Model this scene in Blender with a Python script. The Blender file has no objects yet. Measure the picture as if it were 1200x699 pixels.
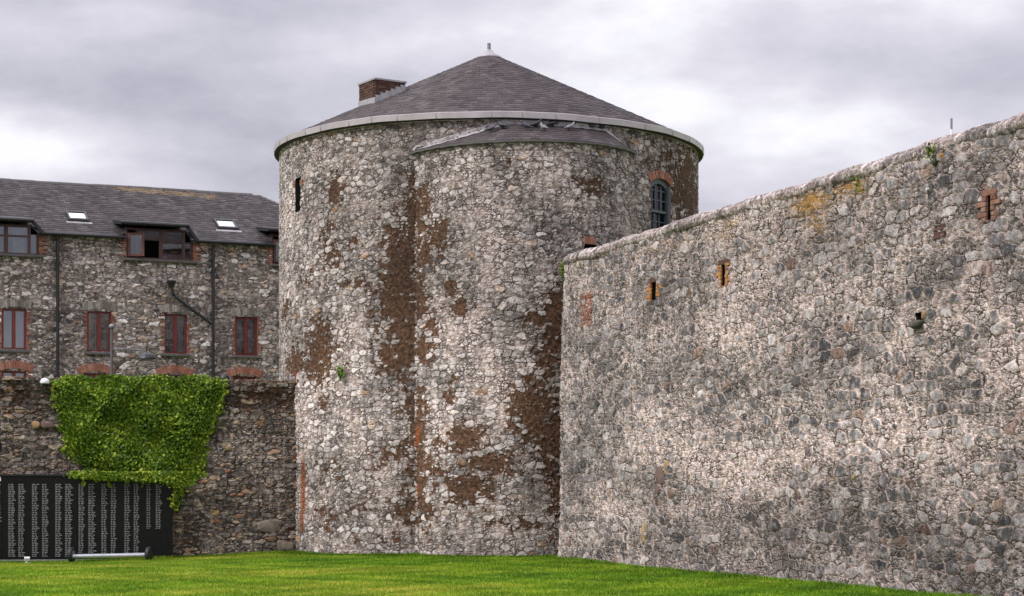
import bpy, bmesh, math, random
import numpy as np
from mathutils import Vector
R_ = math.radians
rng = np.random.default_rng(7)
random.seed(7)
S = bpy.context.scene
COL = S.collection

# ------------------------------------------------------------------ camera
F, CX, HY, EYE = 2300.0, 600.0, 580.0, 1.7          # focal length in photo pixels, principal column, horizon row, eye height
cam_d = bpy.data.cameras.new('camera')
cam = bpy.data.objects.new('camera', cam_d); COL.objects.link(cam)
cam.location = (0, 0, EYE); cam.rotation_euler = (R_(90), 0, 0)
cam_d.sensor_width = 36; cam_d.lens = 36 * F / 1200
cam_d.shift_y = (HY - 349.5) / 1200
cam_d.clip_end = 20000
S.camera = cam

# ------------------------------------------------------------------ exposure
S.view_settings.view_transform = 'Standard'; S.view_settings.look = 'None'
S.view_settings.gamma = 1; S.view_settings.use_curve_mapping = False
S.view_settings.exposure = 0.76

# ------------------------------------------------------------------ node helper
class T:
    def __init__(s, tree):
        s.t = tree; s.t.nodes.clear()
    def n(s, typ, ins=None, **props):
        nd = s.t.nodes.new(typ)
        for k, v in props.items(): setattr(nd, k, v)
        for k, v in (ins or {}).items():
            sock = nd.inputs[k]
            if hasattr(v, 'is_output'): s.t.links.new(v, sock)
            elif v is not None: sock.default_value = v
        return nd
    def m(s, op, a, b=None, c=None, clamp=False):
        nd = s.n('ShaderNodeMath', operation=op, use_clamp=clamp)
        for i, v in enumerate((a, b, c)):
            if v is None: continue
            if hasattr(v, 'is_output'): s.t.links.new(v, nd.inputs[i])
            else: nd.inputs[i].default_value = v
        return nd.outputs[0]
    def vm(s, op, a, b=None, scale=None):
        nd = s.n('ShaderNodeVectorMath', operation=op)
        for i, v in enumerate((a, b)):
            if v is None: continue
            if hasattr(v, 'is_output'): s.t.links.new(v, nd.inputs[i])
            else: nd.inputs[i].default_value = v
        if scale is not None:
            if hasattr(scale, 'is_output'): s.t.links.new(scale, nd.inputs['Scale'])
            else: nd.inputs['Scale'].default_value = scale
        return nd.outputs['Value'] if op in ('LENGTH', 'DOT_PRODUCT') else nd.outputs[0]
    def mix(s, f, a, b, blend='MIX'):
        nd = s.n('ShaderNodeMix', data_type='RGBA', blend_type=blend)
        for i, v in ((0, f), (6, a), (7, b)):
            if hasattr(v, 'is_output'): s.t.links.new(v, nd.inputs[i])
            else: nd.inputs[i].default_value = v if i == 0 else (*v[:3], 1)
        return nd.outputs[2]
    def fmix(s, f, a, b):
        nd = s.n('ShaderNodeMix', data_type='FLOAT')
        for i, v in ((0, f), (2, a), (3, b)):
            if hasattr(v, 'is_output'): s.t.links.new(v, nd.inputs[i])
            else: nd.inputs[i].default_value = v
        return nd.outputs[0]
    def ss(s, x, a, b, to0=0.0, to1=1.0):
        nd = s.n('ShaderNodeMapRange', interpolation_type='SMOOTHSTEP')
        for i, v in enumerate((x, a, b, to0, to1)):
            if hasattr(v, 'is_output'): s.t.links.new(v, nd.inputs[i])
            else: nd.inputs[i].default_value = v
        return nd.outputs[0]
    def ramp(s, x, stops, interp='LINEAR'):
        nd = s.n('ShaderNodeValToRGB'); cr = nd.color_ramp; cr.interpolation = interp
        while len(cr.elements) < len(stops): cr.elements.new(0.5)
        for e, (p, c) in zip(cr.elements, stops):
            e.position = p; e.color = (*c[:3], 1) if not isinstance(c, float) else (c, c, c, 1)
        s.t.links.new(x, nd.inputs[0]); return nd.outputs[0]
    def noise(s, vec, scale, detail=3.0, rough=0.55, dim='3D'):
        nd = s.n('ShaderNodeTexNoise', {'Scale': scale, 'Detail': detail, 'Roughness': rough}, noise_dimensions=dim)
        s.t.links.new(vec, nd.inputs['Vector']); return nd
    def sep(s, v):
        nd = s.n('ShaderNodeSeparateXYZ', {0: v}); return nd.outputs
    def comb(s, x, y, z=0.0):
        return s.n('ShaderNodeCombineXYZ', {0: x, 1: y, 2: z}).outputs[0]

# ------------------------------------------------------------------ world: overcast sky, clouds by direction
SUN_EL, SUN_AZ = R_(44), R_(236)      # azimuth clockwise from +Y: behind the viewer and to the left
w = bpy.data.worlds.new('World'); S.world = w; w.use_nodes = True
t = T(w.node_tree)
sky = t.n('ShaderNodeTexSky', sky_type='NISHITA', sun_disc=False, sun_elevation=SUN_EL, sun_rotation=SUN_AZ)
g = t.n('ShaderNodeTexCoord').outputs['Generated']
d = t.vm('NORMALIZE', g)
dx, dy, dz = t.sep(d)
zz = t.m('ADD', t.m('MAXIMUM', dz, 0.0), 0.16)
pl = t.comb(t.m('DIVIDE', dx, zz), t.m('DIVIDE', dy, zz), 0.0)
pl = t.vm('ADD', pl, (1.75, 0.35, 0.0))
n1 = t.noise(pl, 1.15, 7.0, 0.5)
n2 = t.noise(t.vm('ADD', pl, (4.1, 2.2, 0.7)), 0.55, 4.0, 0.5)
n3 = t.noise(pl, 3.2, 6.0, 0.55)
dens = t.m('ADD', t.m('MULTIPLY', n1.outputs[0], 0.55), t.m('MULTIPLY', n2.outputs[0], 0.45))
dens = t.m('ADD', dens, t.m('MULTIPLY', t.m('SUBTRACT', n3.outputs[0], 0.5), 0.22))
n4 = t.noise(t.vm('MULTIPLY', d, (1.0, 1.0, 1.9)), 15.0, 7.0, 0.6)
dens = t.m('ADD', dens, t.m('MULTIPLY', t.m('SUBTRACT', n4.outputs[0], 0.5), 0.20))
# the cloud deck's breaks and heavier banks, by bearing and elevation
fx_ = t.m('DIVIDE', dx, t.m('MAXIMUM', dy, 0.05)); fz_ = t.m('DIVIDE', dz, t.m('MAXIMUM', dy, 0.05)); ahead = t.ss(dy, 0.2, 0.6)
for (bx, bz, rx, rz, k) in [(-.255, .176, .065, .022, -.20), (-.235, .238, .06, .012, -.07), (-.19, .20, .10, .013, .08), (-.16, .172, .05, .012, .05), (.17, .226, .09, .02, .09), (.12, .188, .06, .016, -.025), (-.06, .225, .09, .03, -.02), (.245, .205, .03, .02, .04), (.05, .21, .04, .02, -.04)]:
    qx = t.m('DIVIDE', t.m('SUBTRACT', fx_, bx), rx); qz = t.m('DIVIDE', t.m('SUBTRACT', fz_, bz), rz)
    e_ = t.m('EXPONENT', t.m('MULTIPLY', t.m('ADD', t.m('MULTIPLY', qx, qx), t.m('MULTIPLY', qz, qz)), -0.7))
    dens = t.m('ADD', dens, t.m('MULTIPLY', t.m('MULTIPLY', e_, k), ahead))
cl = t.ramp(dens, [(0.34, (6.1, 6.0, 6.3)), (0.43, (4.6, 4.45, 4.9)), (0.52, (3.6, 3.46, 3.95)), (0.61, (2.65, 2.56, 3.0))])
# an overcast dome is brighter overhead than at its rim
bright = t.ss(dz, 0.2, 0.95, 1.0, 3.1)
cl = t.mix(1.0, cl, t.comb(bright, bright, bright), 'MULTIPLY')
colr = t.mix(0.93, sky.outputs[0], cl)
bg = t.n('ShaderNodeBackground', {'Color': colr, 'Strength': 0.1})
t.n('ShaderNodeOutputWorld', {'Surface': bg.outputs[0]})

# ------------------------------------------------------------------ sun through thin cloud
sd = bpy.data.lights.new('sun', 'SUN'); sd.energy = 1.5; sd.angle = R_(10); sd.color = (1.0, 0.955, 0.9)
sun = bpy.data.objects.new('sun', sd); COL.objects.link(sun)
to_sun = Vector((math.sin(SUN_AZ) * math.cos(SUN_EL), math.cos(SUN_AZ) * math.cos(SUN_EL), math.sin(SUN_EL)))
sun.rotation_euler = to_sun.to_track_quat('Z', 'Y').to_euler(); sun.location = (0, 0, 60)

# ------------------------------------------------------------------ geometry of the site (metres; photo rows and columns turned into places on real surfaces)
def ray(px, py): return np.array([(px - CX) / F, 1.0, (HY - py) / F])
EYEV = np.array([0, 0, EYE])
def hit_plane(px, py, P0, n):
    r = ray(px, py); k = np.dot(P0 - EYEV, n) / np.dot(r, n); return EYEV + r * k
class Plane:                                   # vertical plane: u along d, v up
    def __init__(s, A, B):
        A = np.array([*A, 0.0]); B = np.array([*B, 0.0])
        s.d = (B - A) / np.linalg.norm(B - A); s.P0 = A; s.n = np.array([s.d[1], -s.d[0], 0])
    def uv(s, px, py, off=0.0):
        p = hit_plane(px, py, s.P0 + s.n * off, s.n); q = p - s.P0
        return float(np.dot(q, s.d)), float(p[2])
    def at(s, u, v, off=0.0): return s.P0 + s.d * u + s.n * off + np.array([0, 0, v])
class Cyl:                                     # vertical cylinder: u = arc length from the side facing the viewer
    def __init__(s, c, r): s.c = np.array([*c, 0.0]); s.r = r
    def uv(s, px, py):
        rr = ray(px, py); a = rr[0]**2 + rr[1]**2
        b = -2 * (rr[0] * s.c[0] + rr[1] * s.c[1]); c = s.c[0]**2 + s.c[1]**2 - s.r**2
        q = max(b * b - 4 * a * c, 0.0); k = (-b - math.sqrt(q)) / (2 * a); p = EYEV + rr * k
        th = math.atan2(p[0] - s.c[0], -(p[1] - s.c[1])); return th * s.r, float(p[2])
    def at(s, u, v, off=0.0):
        th = u / s.r; return s.c + np.array([math.sin(th) * (s.r + off), -math.cos(th) * (s.r + off), v])
MAIN = Cyl((-0.71, 60.7), 6.43)
LOBE = Cyl((0.07, 56.72), 3.48); LRO, LSL = LOBE.r + .11, 0.56
CURT = Plane((1.18, 52.1), (7.26, 33.4))
LOW = Plane((-14.58, 55.9), (-6.19, 57.6))
BLD = Plane((-13.77, 72.0), (-13.77 + 0.923, 72.385))
def smooth(a, b, x): k = np.clip((x - a) / (b - a), 0, 1); return k * k * (3 - 2 * k)
def gz(x, y):
    x = np.asarray(x, float); y = np.asarray(y, float)
    und = 0.03 * np.sin(x * 0.35 + 1) * np.sin(y * 0.27) * smooth(20, 30, y)
    return -0.23 * smooth(-5, -14.5, x) * smooth(44, 56, y) - 0.03 + 0.5 * und

# ------------------------------------------------------------------ object helpers
def tag(o, label=None, cat=None, group=None, kind=None):
    if label: o['label'] = label
    if cat: o['category'] = cat
    if group: o['group'] = group
    if kind: o['kind'] = kind
    return o
def link(name, me, mat=None, parent=None, smooth_=False):
    o = bpy.data.objects.new(name, me); COL.objects.link(o)
    if mat: me.materials.append(mat)
    if smooth_: me.polygons.foreach_set('use_smooth', [True] * len(me.polygons))
    if parent:
        o.parent = parent
        o.matrix_parent_inverse = parent.matrix_basis.inverted()
    return o
def thing(name, loc, label, cat, group=None):
    o = bpy.data.objects.new(name, None); COL.objects.link(o); o.location = Vector([float(q) for q in loc]); o.empty_display_size = 0.3
    return tag(o, label, cat, group)
class MB:
    def __init__(s): s.v = []; s.f = []
    def add(s, vs, fs):
        b = len(s.v); s.v += [tuple(float(c) for c in p) for p in vs]; s.f += [tuple(i + b for i in f) for f in fs]; return s
    def obox(s, o, ax, ay, az):                # corner + three edge vectors
        o, ax, ay, az = (np.array(q, float) for q in (o, ax, ay, az))
        if np.dot(np.cross(ax, ay), az) < 0: o = o + ax; ax = -ax
        P = [o, o + ax, o + ax + ay, o + ay]; P += [p + az for p in P]
        return s.add(P, [(0, 3, 2, 1), (4, 5, 6, 7), (0, 1, 5, 4), (1, 2, 6, 5), (2, 3, 7, 6), (3, 0, 4, 7)])
    def pbox(s, P, u0, u1, v0, v1, o0, o1):    # box on a plane or cylinder surface, o = distance out of it
        A = [P.at(u0, v0, o0), P.at(u1, v0, o0), P.at(u1, v0, o1), P.at(u0, v0, o1)]
        B = [P.at(u0, v1, o0), P.at(u1, v1, o0), P.at(u1, v1, o1), P.at(u0, v1, o1)]
        # out axis faces the viewer
        return s.add(A + B, [(0, 1, 2, 3), (7, 6, 5, 4), (1, 0, 4, 5), (2, 1, 5, 6), (3, 2, 6, 7), (0, 3, 7, 4)])
    def tube(s, pts, r, n=10, cap=True):
        pts = [np.array(p, float) for p in pts]; k = len(pts)
        rs = r if hasattr(r, '__len__') else [r] * k
        base = len(s.v); ring = []
        for i, p in enumerate(pts):
            tn = pts[min(i + 1, k - 1)] - pts[max(i - 1, 0)]; tn /= np.linalg.norm(tn)
            up = np.array([0, 0, 1.0]) if abs(tn[2]) < 0.9 else np.array([0, 1.0, 0])
            a = np.cross(up, tn); a /= np.linalg.norm(a); b = np.cross(tn, a)
            for j in range(n):
                an = 2 * math.pi * j / n; s.v.append(tuple(p + rs[i] * (math.cos(an) * a + math.sin(an) * b)))
        for i in range(k - 1):
            for j in range(n):
                j2 = (j + 1) % n
                s.f.append((base + i * n + j, base + i * n + j2, base + (i + 1) * n + j2, base + (i + 1) * n + j))
        if cap:
            s.f.append(tuple(base + j for j in range(n))[::-1]); s.f.append(tuple(base + (k - 1) * n + j for j in range(n)))
        return s
    def lathe(s, c, prof, n=16):
        c = np.array(c, float); base = len(s.v); k = len(prof)
        for (r, z) in prof:
            for j in range(n):
                a = 2 * math.pi * j / n; s.v.append((c[0] + r * math.cos(a), c[1] + r * math.sin(a), c[2] + z))
        for i in range(k - 1):
            for j in range(n):
                j2 = (j + 1) % n
                s.f.append((base + i * n + j, base + i * n + j2, base + (i + 1) * n + j2, base + (i + 1) * n + j))
        s.f.append(tuple(base + j for j in range(n))[::-1]); s.f.append(tuple(base + (k - 1) * n + j for j in range(n)))
        return s
    def build(s, name, mat=None, parent=None, smooth_=False, bevel=0.0):
        me = bpy.data.meshes.new(name); me.from_pydata(s.v, [], s.f); me.update()
        if bevel:
            bm = bmesh.new(); bm.from_mesh(me)
            bmesh.ops.bevel(bm, geom=bm.edges[:], offset=bevel, segments=2, affect='EDGES', profile=0.5)
            bm.to_mesh(me); bm.free()
        return link(name, me, mat, parent, smooth_)

def np_mesh(name, V, Fq, uv=None, mark=None):   # quads from numpy arrays
    me = bpy.data.meshes.new(name); nv, nf = len(V), len(Fq); k = Fq.shape[1]
    me.vertices.add(nv); me.vertices.foreach_set('co', np.ascontiguousarray(V, np.float32).ravel())
    me.loops.add(nf * k); me.loops.foreach_set('vertex_index', np.ascontiguousarray(Fq, np.int32).ravel())
    me.polygons.add(nf); me.polygons.foreach_set('loop_start', np.arange(0, nf * k, k, dtype=np.int32))
    me.polygons.foreach_set('loop_total', np.full(nf, k, np.int32))
    if uv is not None:
        l = me.uv_layers.new(name='UVMap'); l.data.foreach_set('uv', np.ascontiguousarray(uv[Fq.ravel()], np.float32).ravel())
    if mark is not None:
        a = me.color_attributes.new('mark', 'FLOAT_COLOR', 'POINT'); a.data.foreach_set('color', np.ascontiguousarray(mark, np.float32).ravel())
    me.update(); me.validate(); return me

def lines(a, b, step, extra=()):
    n = max(2, int(round((b - a) / step)) + 1); L = np.linspace(a, b, n)
    for e in extra:
        if a < e < b: i = int(np.argmin(abs(L - e))); i = min(max(i, 1), n - 2); L[i] = e
    return np.unique(L)
def wall_grid(ul, vl, surf, markf, holes=(), top=None, keep=None):
    U, Vv = np.meshgrid(ul, vl); nu, nv = len(ul), len(vl)
    W = Vv if top is None else Vv * top(U)         # v given 0..1 when a top profile is passed
    P = surf(U.ravel(), W.ravel()); uv = np.stack([U.ravel(), W.ravel()], 1)
    i = np.arange(nu * nv).reshape(nv, nu)
    Fq = np.stack([i[:-1, :-1], i[:-1, 1:], i[1:, 1:], i[1:, :-1]], -1).reshape(-1, 4)
    c = uv[Fq].mean(1); ok = np.ones(len(Fq), bool)
    for (u0, u1, v0, v1) in holes: ok &= ~((c[:, 0] > u0) & (c[:, 0] < u1) & (c[:, 1] > v0) & (c[:, 1] < v1))
    if keep is not None: ok &= keep(c[:, 0], c[:, 1])
    Fq = Fq[ok]
    used = np.zeros(len(P), bool); used[Fq.ravel()] = True; re = np.cumsum(used) - 1
    M = markf(uv[:, 0], uv[:, 1])
    return P[used], re[Fq], uv[used], M[used]
def blobs(u, v, L):
    s = np.zeros_like(u)
    for (bu, bv, ru, rv, k) in L: s = np.maximum(s, k * np.exp(-0.5 * (((u - bu) / ru)**2 + ((v - bv) / rv)**2)))
    return s
def px_blobs(P, L, grow=1.0):
    out = []
    for (x, y, rx, ry, k) in L:
        u, v = P.uv(x, y); u2, _ = P.uv(x + 2, y); _, v2 = P.uv(x, y - 2)
        out.append((u, v, max(abs(u2 - u) / 2 * rx * grow, 0.02), max(abs(v2 - v) / 2 * ry * grow, 0.02), k))
    return out

# ------------------------------------------------------------------ materials
def newmat(name):
    m = bpy.data.materials.new(name); m.use_nodes = True; return m, T(m.node_tree)
def plain(name, col, rough=0.6, metal=0.0, var=0.12, nscale=6.0, bump=0.0, spec=0.5):
    m, t = newmat(name)
    co = t.n('ShaderNodeTexCoord').outputs['Object']
    n = t.noise(co, nscale, 5.0, 0.6).outputs[0]
    k = t.ss(n, 0.25, 0.75, 1 - var, 1 + var)
    c = t.mix(1.0, col, t.comb(k, k, k), 'MULTIPLY')
    ins = {'Base Color': c, 'Roughness': rough, 'Metallic': metal, 'Specular IOR Level': spec}
    if bump:
        b = t.n('ShaderNodeBump', {'Strength': bump, 'Distance': 0.02, 'Height': t.noise(co, nscale * 6, 4.0).outputs[0]}); ins['Normal'] = b.outputs[0]
    p = t.n('ShaderNodeBsdfPrincipled', ins); t.n('ShaderNodeOutputMaterial', {'Surface': p.outputs[0]})
    return m

def masonry(name, sx, sy, pal, mortar, jw=(0.02, 0.10), big=0.62, sub=2.0, disp=0.05, warp=0.10, stain_col=(0.118, 0.074, 0.050),
            joint_dark=0.35, dark_w=0.03, bloom=0.5, mort_var=0.25, lowst=(1.0, 1.0), method='BOTH'):
    m, t = newmat(name)
    uv = t.n('ShaderNodeUVMap', uv_map='UVMap').outputs[0]
    at = t.n('ShaderNodeAttribute', attribute_name='mark'); stain, lich, tone = t.sep(at.outputs['Vector']); rust = at.outputs['Alpha']
    wa = t.noise(uv, 1.3 / sx * 0.5, 2.0, 0.5, '2D').outputs['Color']; wb = t.noise(uv, 3.2 / sx, 3.0, 0.55, '2D').outputs['Color']
    p = t.vm('ADD', uv, t.vm('SCALE', t.vm('SUBTRACT', wa, (0.5, 0.5, 0.5)), scale=warp * 2.0 * sy))
    p = t.vm('ADD', p, t.vm('SCALE', t.vm('SUBTRACT', wb, (0.5, 0.5, 0.5)), scale=warp * 2.4 * sy))
    wc = t.noise(uv, 11.0, 3.0, 0.6, '2D').outputs['Color']
    p = t.vm('ADD', p, t.vm('SCALE', t.vm('SUBTRACT', wc, (0.5, 0.5, 0.5)), scale=0.075))
    p = t.vm('MULTIPLY', p, (1 / sx, 1 / sy, 0))
    def vor(vec, scale, feat):
        return t.n('ShaderNodeTexVoronoi', {'Vector': vec, 'Scale': scale, 'Randomness': 0.84}, voronoi_dimensions='2D', feature=feat)
    VL, EL = vor(p, 1.0, 'F1'), vor(p, 1.0, 'DISTANCE_TO_EDGE').outputs['Distance']
    VS, ES = vor(p, sub, 'F1'), vor(p, sub, 'DISTANCE_TO_EDGE').outputs['Distance']
    uvl = t.vm('MULTIPLY', uv, (*lowst, 0.0))
    low0 = t.noise(uvl, 0.55, 4.0, 0.6, '2D').outputs[0]
    isbig = t.m('GREATER_THAN', t.sep(VL.outputs['Color'])[2], t.m('MULTIPLY_ADD', t.m('SUBTRACT', low0, 0.5), 0.6, big))
    es = t.m('MULTIPLY', ES, 1.0 / 1.35)
    edge = t.fmix(isbig, t.m('MINIMUM', es, t.m('MULTIPLY', EL, 1.2)), EL)
    rnd = t.mix(isbig, VS.outputs['Color'], VL.outputs['Color'])
    r1, r2, r3 = t.sep(rnd)
    fine = t.noise(uv, 34.0, 4.0, 0.65, '2D').outputs[0]
    mid = t.noise(uv, 7.0, 4.0, 0.6, '2D').outputs[0]
    low = low0
    e2 = t.m('ADD', edge, t.m('ADD', t.m('MULTIPLY', t.m('SUBTRACT', mid, 0.5), 0.16), t.m('MULTIPLY', t.m('SUBTRACT', fine, 0.5), 0.14)))
    jhi = t.m('MULTIPLY_ADD', t.ss(low, 0.3, 0.7), jw[1] - jw[0], jw[0])     # joint width wanders across the wall
    inst = t.ss(e2, jhi, t.m('ADD', jhi, 0.07))                                # 1 on the stone, 0 in the joint
    sc = t.ramp(r1, pal, 'LINEAR')
    k = t.m('MULTIPLY_ADD', r2, 0.46, 0.74)
    k = t.m('MULTIPLY', k, t.ss(fine, 0.25, 0.75, 0.6, 1.4))
    k = t.m('MULTIPLY', k, t.ss(mid, 0.25, 0.75, 0.68, 1.3))
    sc = t.mix(1.0, sc, t.comb(k, k, k), 'MULTIPLY')
    # lime bloom and lichen film on stone faces
    fm = t.m('MULTIPLY', t.ss(t.m('ADD', mid, t.m('MULTIPLY', t.m('SUBTRACT', low, 0.5), 0.7)), 0.47, 0.68), bloom)
    sc = t.mix(fm, sc, (0.50, 0.465, 0.455))
    mk = t.m('MULTIPLY_ADD', t.m('SUBTRACT', fine, 0.5), mort_var * 2.4, 1.0)
    mk = t.m('MULTIPLY', mk, t.ss(mid, 0.25, 0.75, 1 - mort_var, 1 + mort_var))
    mo = t.mix(1.0, mortar, t.comb(mk, mk, mk), 'MULTIPLY')
    c = t.mix(inst, mo, sc)
    # open joints where the mortar has washed out
    opn = t.m('MULTIPLY', t.ss(edge, dark_w, 0.0), t.ss(t.noise(uv, 1.9, 3.0, 0.6, '2D').outputs[0], 0.38, 0.58))
    opn = t.m('MULTIPLY', opn, joint_dark)
    c = t.mix(opn, c, (0.035, 0.03, 0.027))
    # brown remnants of render, with stones standing out of it
    sn = t.noise(uv, 3.6, 6.0, 0.62, '2D').outputs[0]
    sv = t.m('ADD', stain, t.m('MULTIPLY', t.m('SUBTRACT', sn, 0.5), 1.8))
    sv = t.m('ADD', sv, t.m('MULTIPLY', t.m('SUBTRACT', fine, 0.5), 0.35))
    sv = t.m('SUBTRACT', sv, t.m('MULTIPLY', t.m('MULTIPLY', t.m('GREATER_THAN', r3, 0.58), inst), 0.33))
    sm = t.m('MULTIPLY', t.ss(sv, 0.33, 0.40), t.m('GREATER_THAN', stain, 0.06))
    sb = t.ss(t.noise(uv, 9.0, 5.0, 0.65, '2D').outputs[0], 0.25, 0.75, 0.5, 1.6)
    c = t.mix(sm, c, t.mix(1.0, stain_col, t.comb(sb, sb, sb), 'MULTIPLY'))
    # yellow lichen
    lv = t.m('ADD', lich, t.m('MULTIPLY', t.m('SUBTRACT', t.noise(uv, 15.0, 5.0, 0.75, '2D').outputs[0], 0.5), 3.0))
    lm = t.m('MULTIPLY', t.ss(lv, 0.5, 0.62), t.m('GREATER_THAN', lich, 0.05))
    c = t.mix(t.m('MULTIPLY', lm, 0.85), c, (0.42, 0.24, 0.045))
    rv = t.m('ADD', rust, t.m('MULTIPLY', t.m('SUBTRACT', mid, 0.5), 1.0))
    c = t.mix(t.m('MULTIPLY', t.m('MULTIPLY', t.ss(rv, 0.45, 0.75), t.m('GREATER_THAN', rust, 0.05)), 0.8), c, (0.24, 0.085, 0.03))
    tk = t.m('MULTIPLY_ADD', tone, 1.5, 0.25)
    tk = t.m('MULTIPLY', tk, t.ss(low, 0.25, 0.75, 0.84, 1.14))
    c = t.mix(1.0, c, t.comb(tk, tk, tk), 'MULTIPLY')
    lf = t.m('SUBTRACT', t.m('MULTIPLY', t.m('SUBTRACT', r1, 0.5), 0.5), 0.0)
    c = t.n('ShaderNodeGamma', {'Color': c, 'Gamma': 1.28}).outputs[0]; c = t.mix(1.0, c, (1.43, 1.425, 1.435), 'MULTIPLY')
    hgt = t.m('MULTIPLY', t.ss(e2, -0.02, 0.15), t.m('MULTIPLY_ADD', r3, 0.55, 0.45))
    hgt = t.m('MULTIPLY', hgt, t.m('MULTIPLY_ADD', sm, -0.65, 1.0))
    hgt = t.m('ADD', hgt, t.m('MULTIPLY', t.m('SUBTRACT', fine, 0.5), 0.38))
    hgt = t.m('ADD', hgt, t.m('MULTIPLY', t.m('SUBTRACT', mid, 0.5), 0.6))
    pr = t.n('ShaderNodeBsdfPrincipled', {'Base Color': c, 'Roughness': 0.92, 'Specular IOR Level': 0.25})
    dp = t.n('ShaderNodeDisplacement', {'Height': hgt, 'Midlevel': 0.4, 'Scale': disp})
    t.n('ShaderNodeOutputMaterial', {'Surface': pr.outputs[0], 'Displacement': dp.outputs[0]})
    m.displacement_method = method
    return m

def slate(name, wd, base=(0.085, 0.075, 0.08), yellow=0.0):
    m, t = newmat(name)
    uv = t.n('ShaderNodeUVMap', uv_map='UVMap').outputs[0]; u, v, _ = t.sep(uv)
    row = t.m('FLOOR', v); jit = t.n('ShaderNodeTexWhiteNoise', {'W': row}, noise_dimensions='1D').outputs[0]
    x = t.m('ADD', t.m('DIVIDE', u, wd), t.m('ADD', t.m('MULTIPLY', row, 0.5), t.m('MULTIPLY', jit, 0.25)))
    idx = t.m('FLOOR', x); fx = t.m('FRACT', x)
    wn = t.n('ShaderNodeTexWhiteNoise', {'Vector': t.comb(idx, row, 0.0)}, noise_dimensions='2D')
    a, b, c_ = t.sep(wn.outputs['Color'])
    sc = t.ramp(a, [(0.0, tuple(q * 0.62 for q in base)), (0.5, base), (0.85, tuple(q * 1.25 for q in base)), (1.0, (base[0] * 1.75, base[1] * 1.75, base[2] * 1.7))])
    jn = t.m('MINIMUM', fx, t.m('SUBTRACT', 1.0, fx)); jm = t.ss(jn, 0.0, 0.06)
    co = t.n('ShaderNodeTexCoord').outputs['Object']
    n = t.noise(co, 1.1, 5.0, 0.6).outputs[0]; nf = t.noise(co, 22.0, 4.0, 0.6).outputs[0]
    k = t.m('MULTIPLY', t.ss(n, 0.25, 0.75, 0.72, 1.3), t.ss(nf, 0.2, 0.8, 0.8, 1.2))
    sc = t.mix(1.0, sc, t.comb(k, k, k), 'MULTIPLY')
    sc = t.mix(t.m('MULTIPLY', t.ss(t.noise(co, 5.0, 6.0, 0.7).outputs[0], 0.6, 0.75), 0.35), sc, (0.2, 0.19, 0.18))
    if yellow:
        at = t.n('ShaderNodeAttribute', attribute_name='mark'); lich = t.sep(at.outputs['Vector'])[1]
        lv = t.m('ADD', lich, t.m('MULTIPLY', t.m('SUBTRACT', t.noise(co, 6.0, 5.0, 0.7).outputs[0], 0.5), 1.6))
        sc = t.mix(t.m('MULTIPLY', t.m('MULTIPLY', t.ss(lv, 0.5, 0.65), t.m('GREATER_THAN', lich, 0.05)), yellow), sc, (0.33, 0.21, 0.07))
    sc = t.mix(jm, (0.02, 0.018, 0.018), sc)
    h = t.m('ADD', t.m('MULTIPLY', b, 0.6), t.m('MULTIPLY', jm, 0.5)); h = t.m('ADD', h, t.m('MULTIPLY', nf, 0.25))
    bu = t.n('ShaderNodeBump', {'Strength': 0.6, 'Distance': 0.012, 'Height': h})
    pr = t.n('ShaderNodeBsdfPrincipled', {'Base Color': sc, 'Roughness': t.m('MULTIPLY_ADD', c_, 0.25, 0.45), 'Specular IOR Level': 0.3, 'Normal': bu.outputs[0]})
    t.n('ShaderNodeOutputMaterial', {'Surface': pr.outputs[0]}); return m

def brickmat(name, c1, c2, mortar=(0.33, 0.28, 0.25), sc=1.0):
    m, t = newmat(name)
    co = t.n('ShaderNodeTexCoord').outputs['Object']
    n = t.noise(co, 3.7, 5.0, 0.65).outputs[0]; nf = t.noise(co, 16.0, 4.0, 0.65).outputs[0]
    geo = t.n('ShaderNodeNewGeometry').outputs['Random Per Island']
    c = t.mix(geo, c1, c2); k = t.m('MULTIPLY', t.ss(nf, 0.2, 0.8, 0.6, 1.4), t.ss(n, 0.2, 0.8, 0.8, 1.2))
    c = t.mix(1.0, c, t.comb(k, k, k), 'MULTIPLY')
    c = t.mix(t.m('MULTIPLY', t.ss(n, 0.55, 0.75), 0.5), c, mortar)
    bu = t.n('ShaderNodeBump', {'Strength': 0.5, 'Distance': 0.01, 'Height': nf})
    pr = t.n('ShaderNodeBsdfPrincipled', {'Base Color': c, 'Roughness': 0.9, 'Specular IOR Level': 0.25, 'Normal': bu.outputs[0]})
    t.n('ShaderNodeOutputMaterial', {'Surface': pr.outputs[0]}); return m

M = {}
M['tower'] = masonry('tower_rubble', 0.275, 0.16, [(0.0, (0.165, 0.146, 0.138)), (0.25, (0.265, 0.238, 0.227)), (0.55, (0.35, 0.318, 0.305)), (0.8, (0.42, 0.388, 0.376)), (0.93, (0.48, 0.452, 0.44)), (1.0, (0.34, 0.23, 0.15))],
                     (0.41, 0.345, 0.315), jw=(0.0, 0.085), big=0.6, disp=0.042, joint_dark=0.92, dark_w=0.09, bloom=0.72, sub=2.1)
M['curtain'] = masonry('curtain_rubble', 0.40, 0.205, [(0.0, (0.10, 0.098, 0.102)), (0.35, (0.20, 0.188, 0.185)), (0.7, (0.305, 0.286, 0.28)), (0.92, (0.43, 0.402, 0.39)), (0.97, (0.28, 0.21, 0.17)), (1.0, (0.17, 0.115, 0.10))],
                       (0.52, 0.445, 0.41), jw=(0.05, 0.13), big=0.6, disp=0.05, joint_dark=0.95, dark_w=0.09, bloom=0.42, mort_var=0.4, sub=2.2, lowst=(0.38, 1.1))
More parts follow.
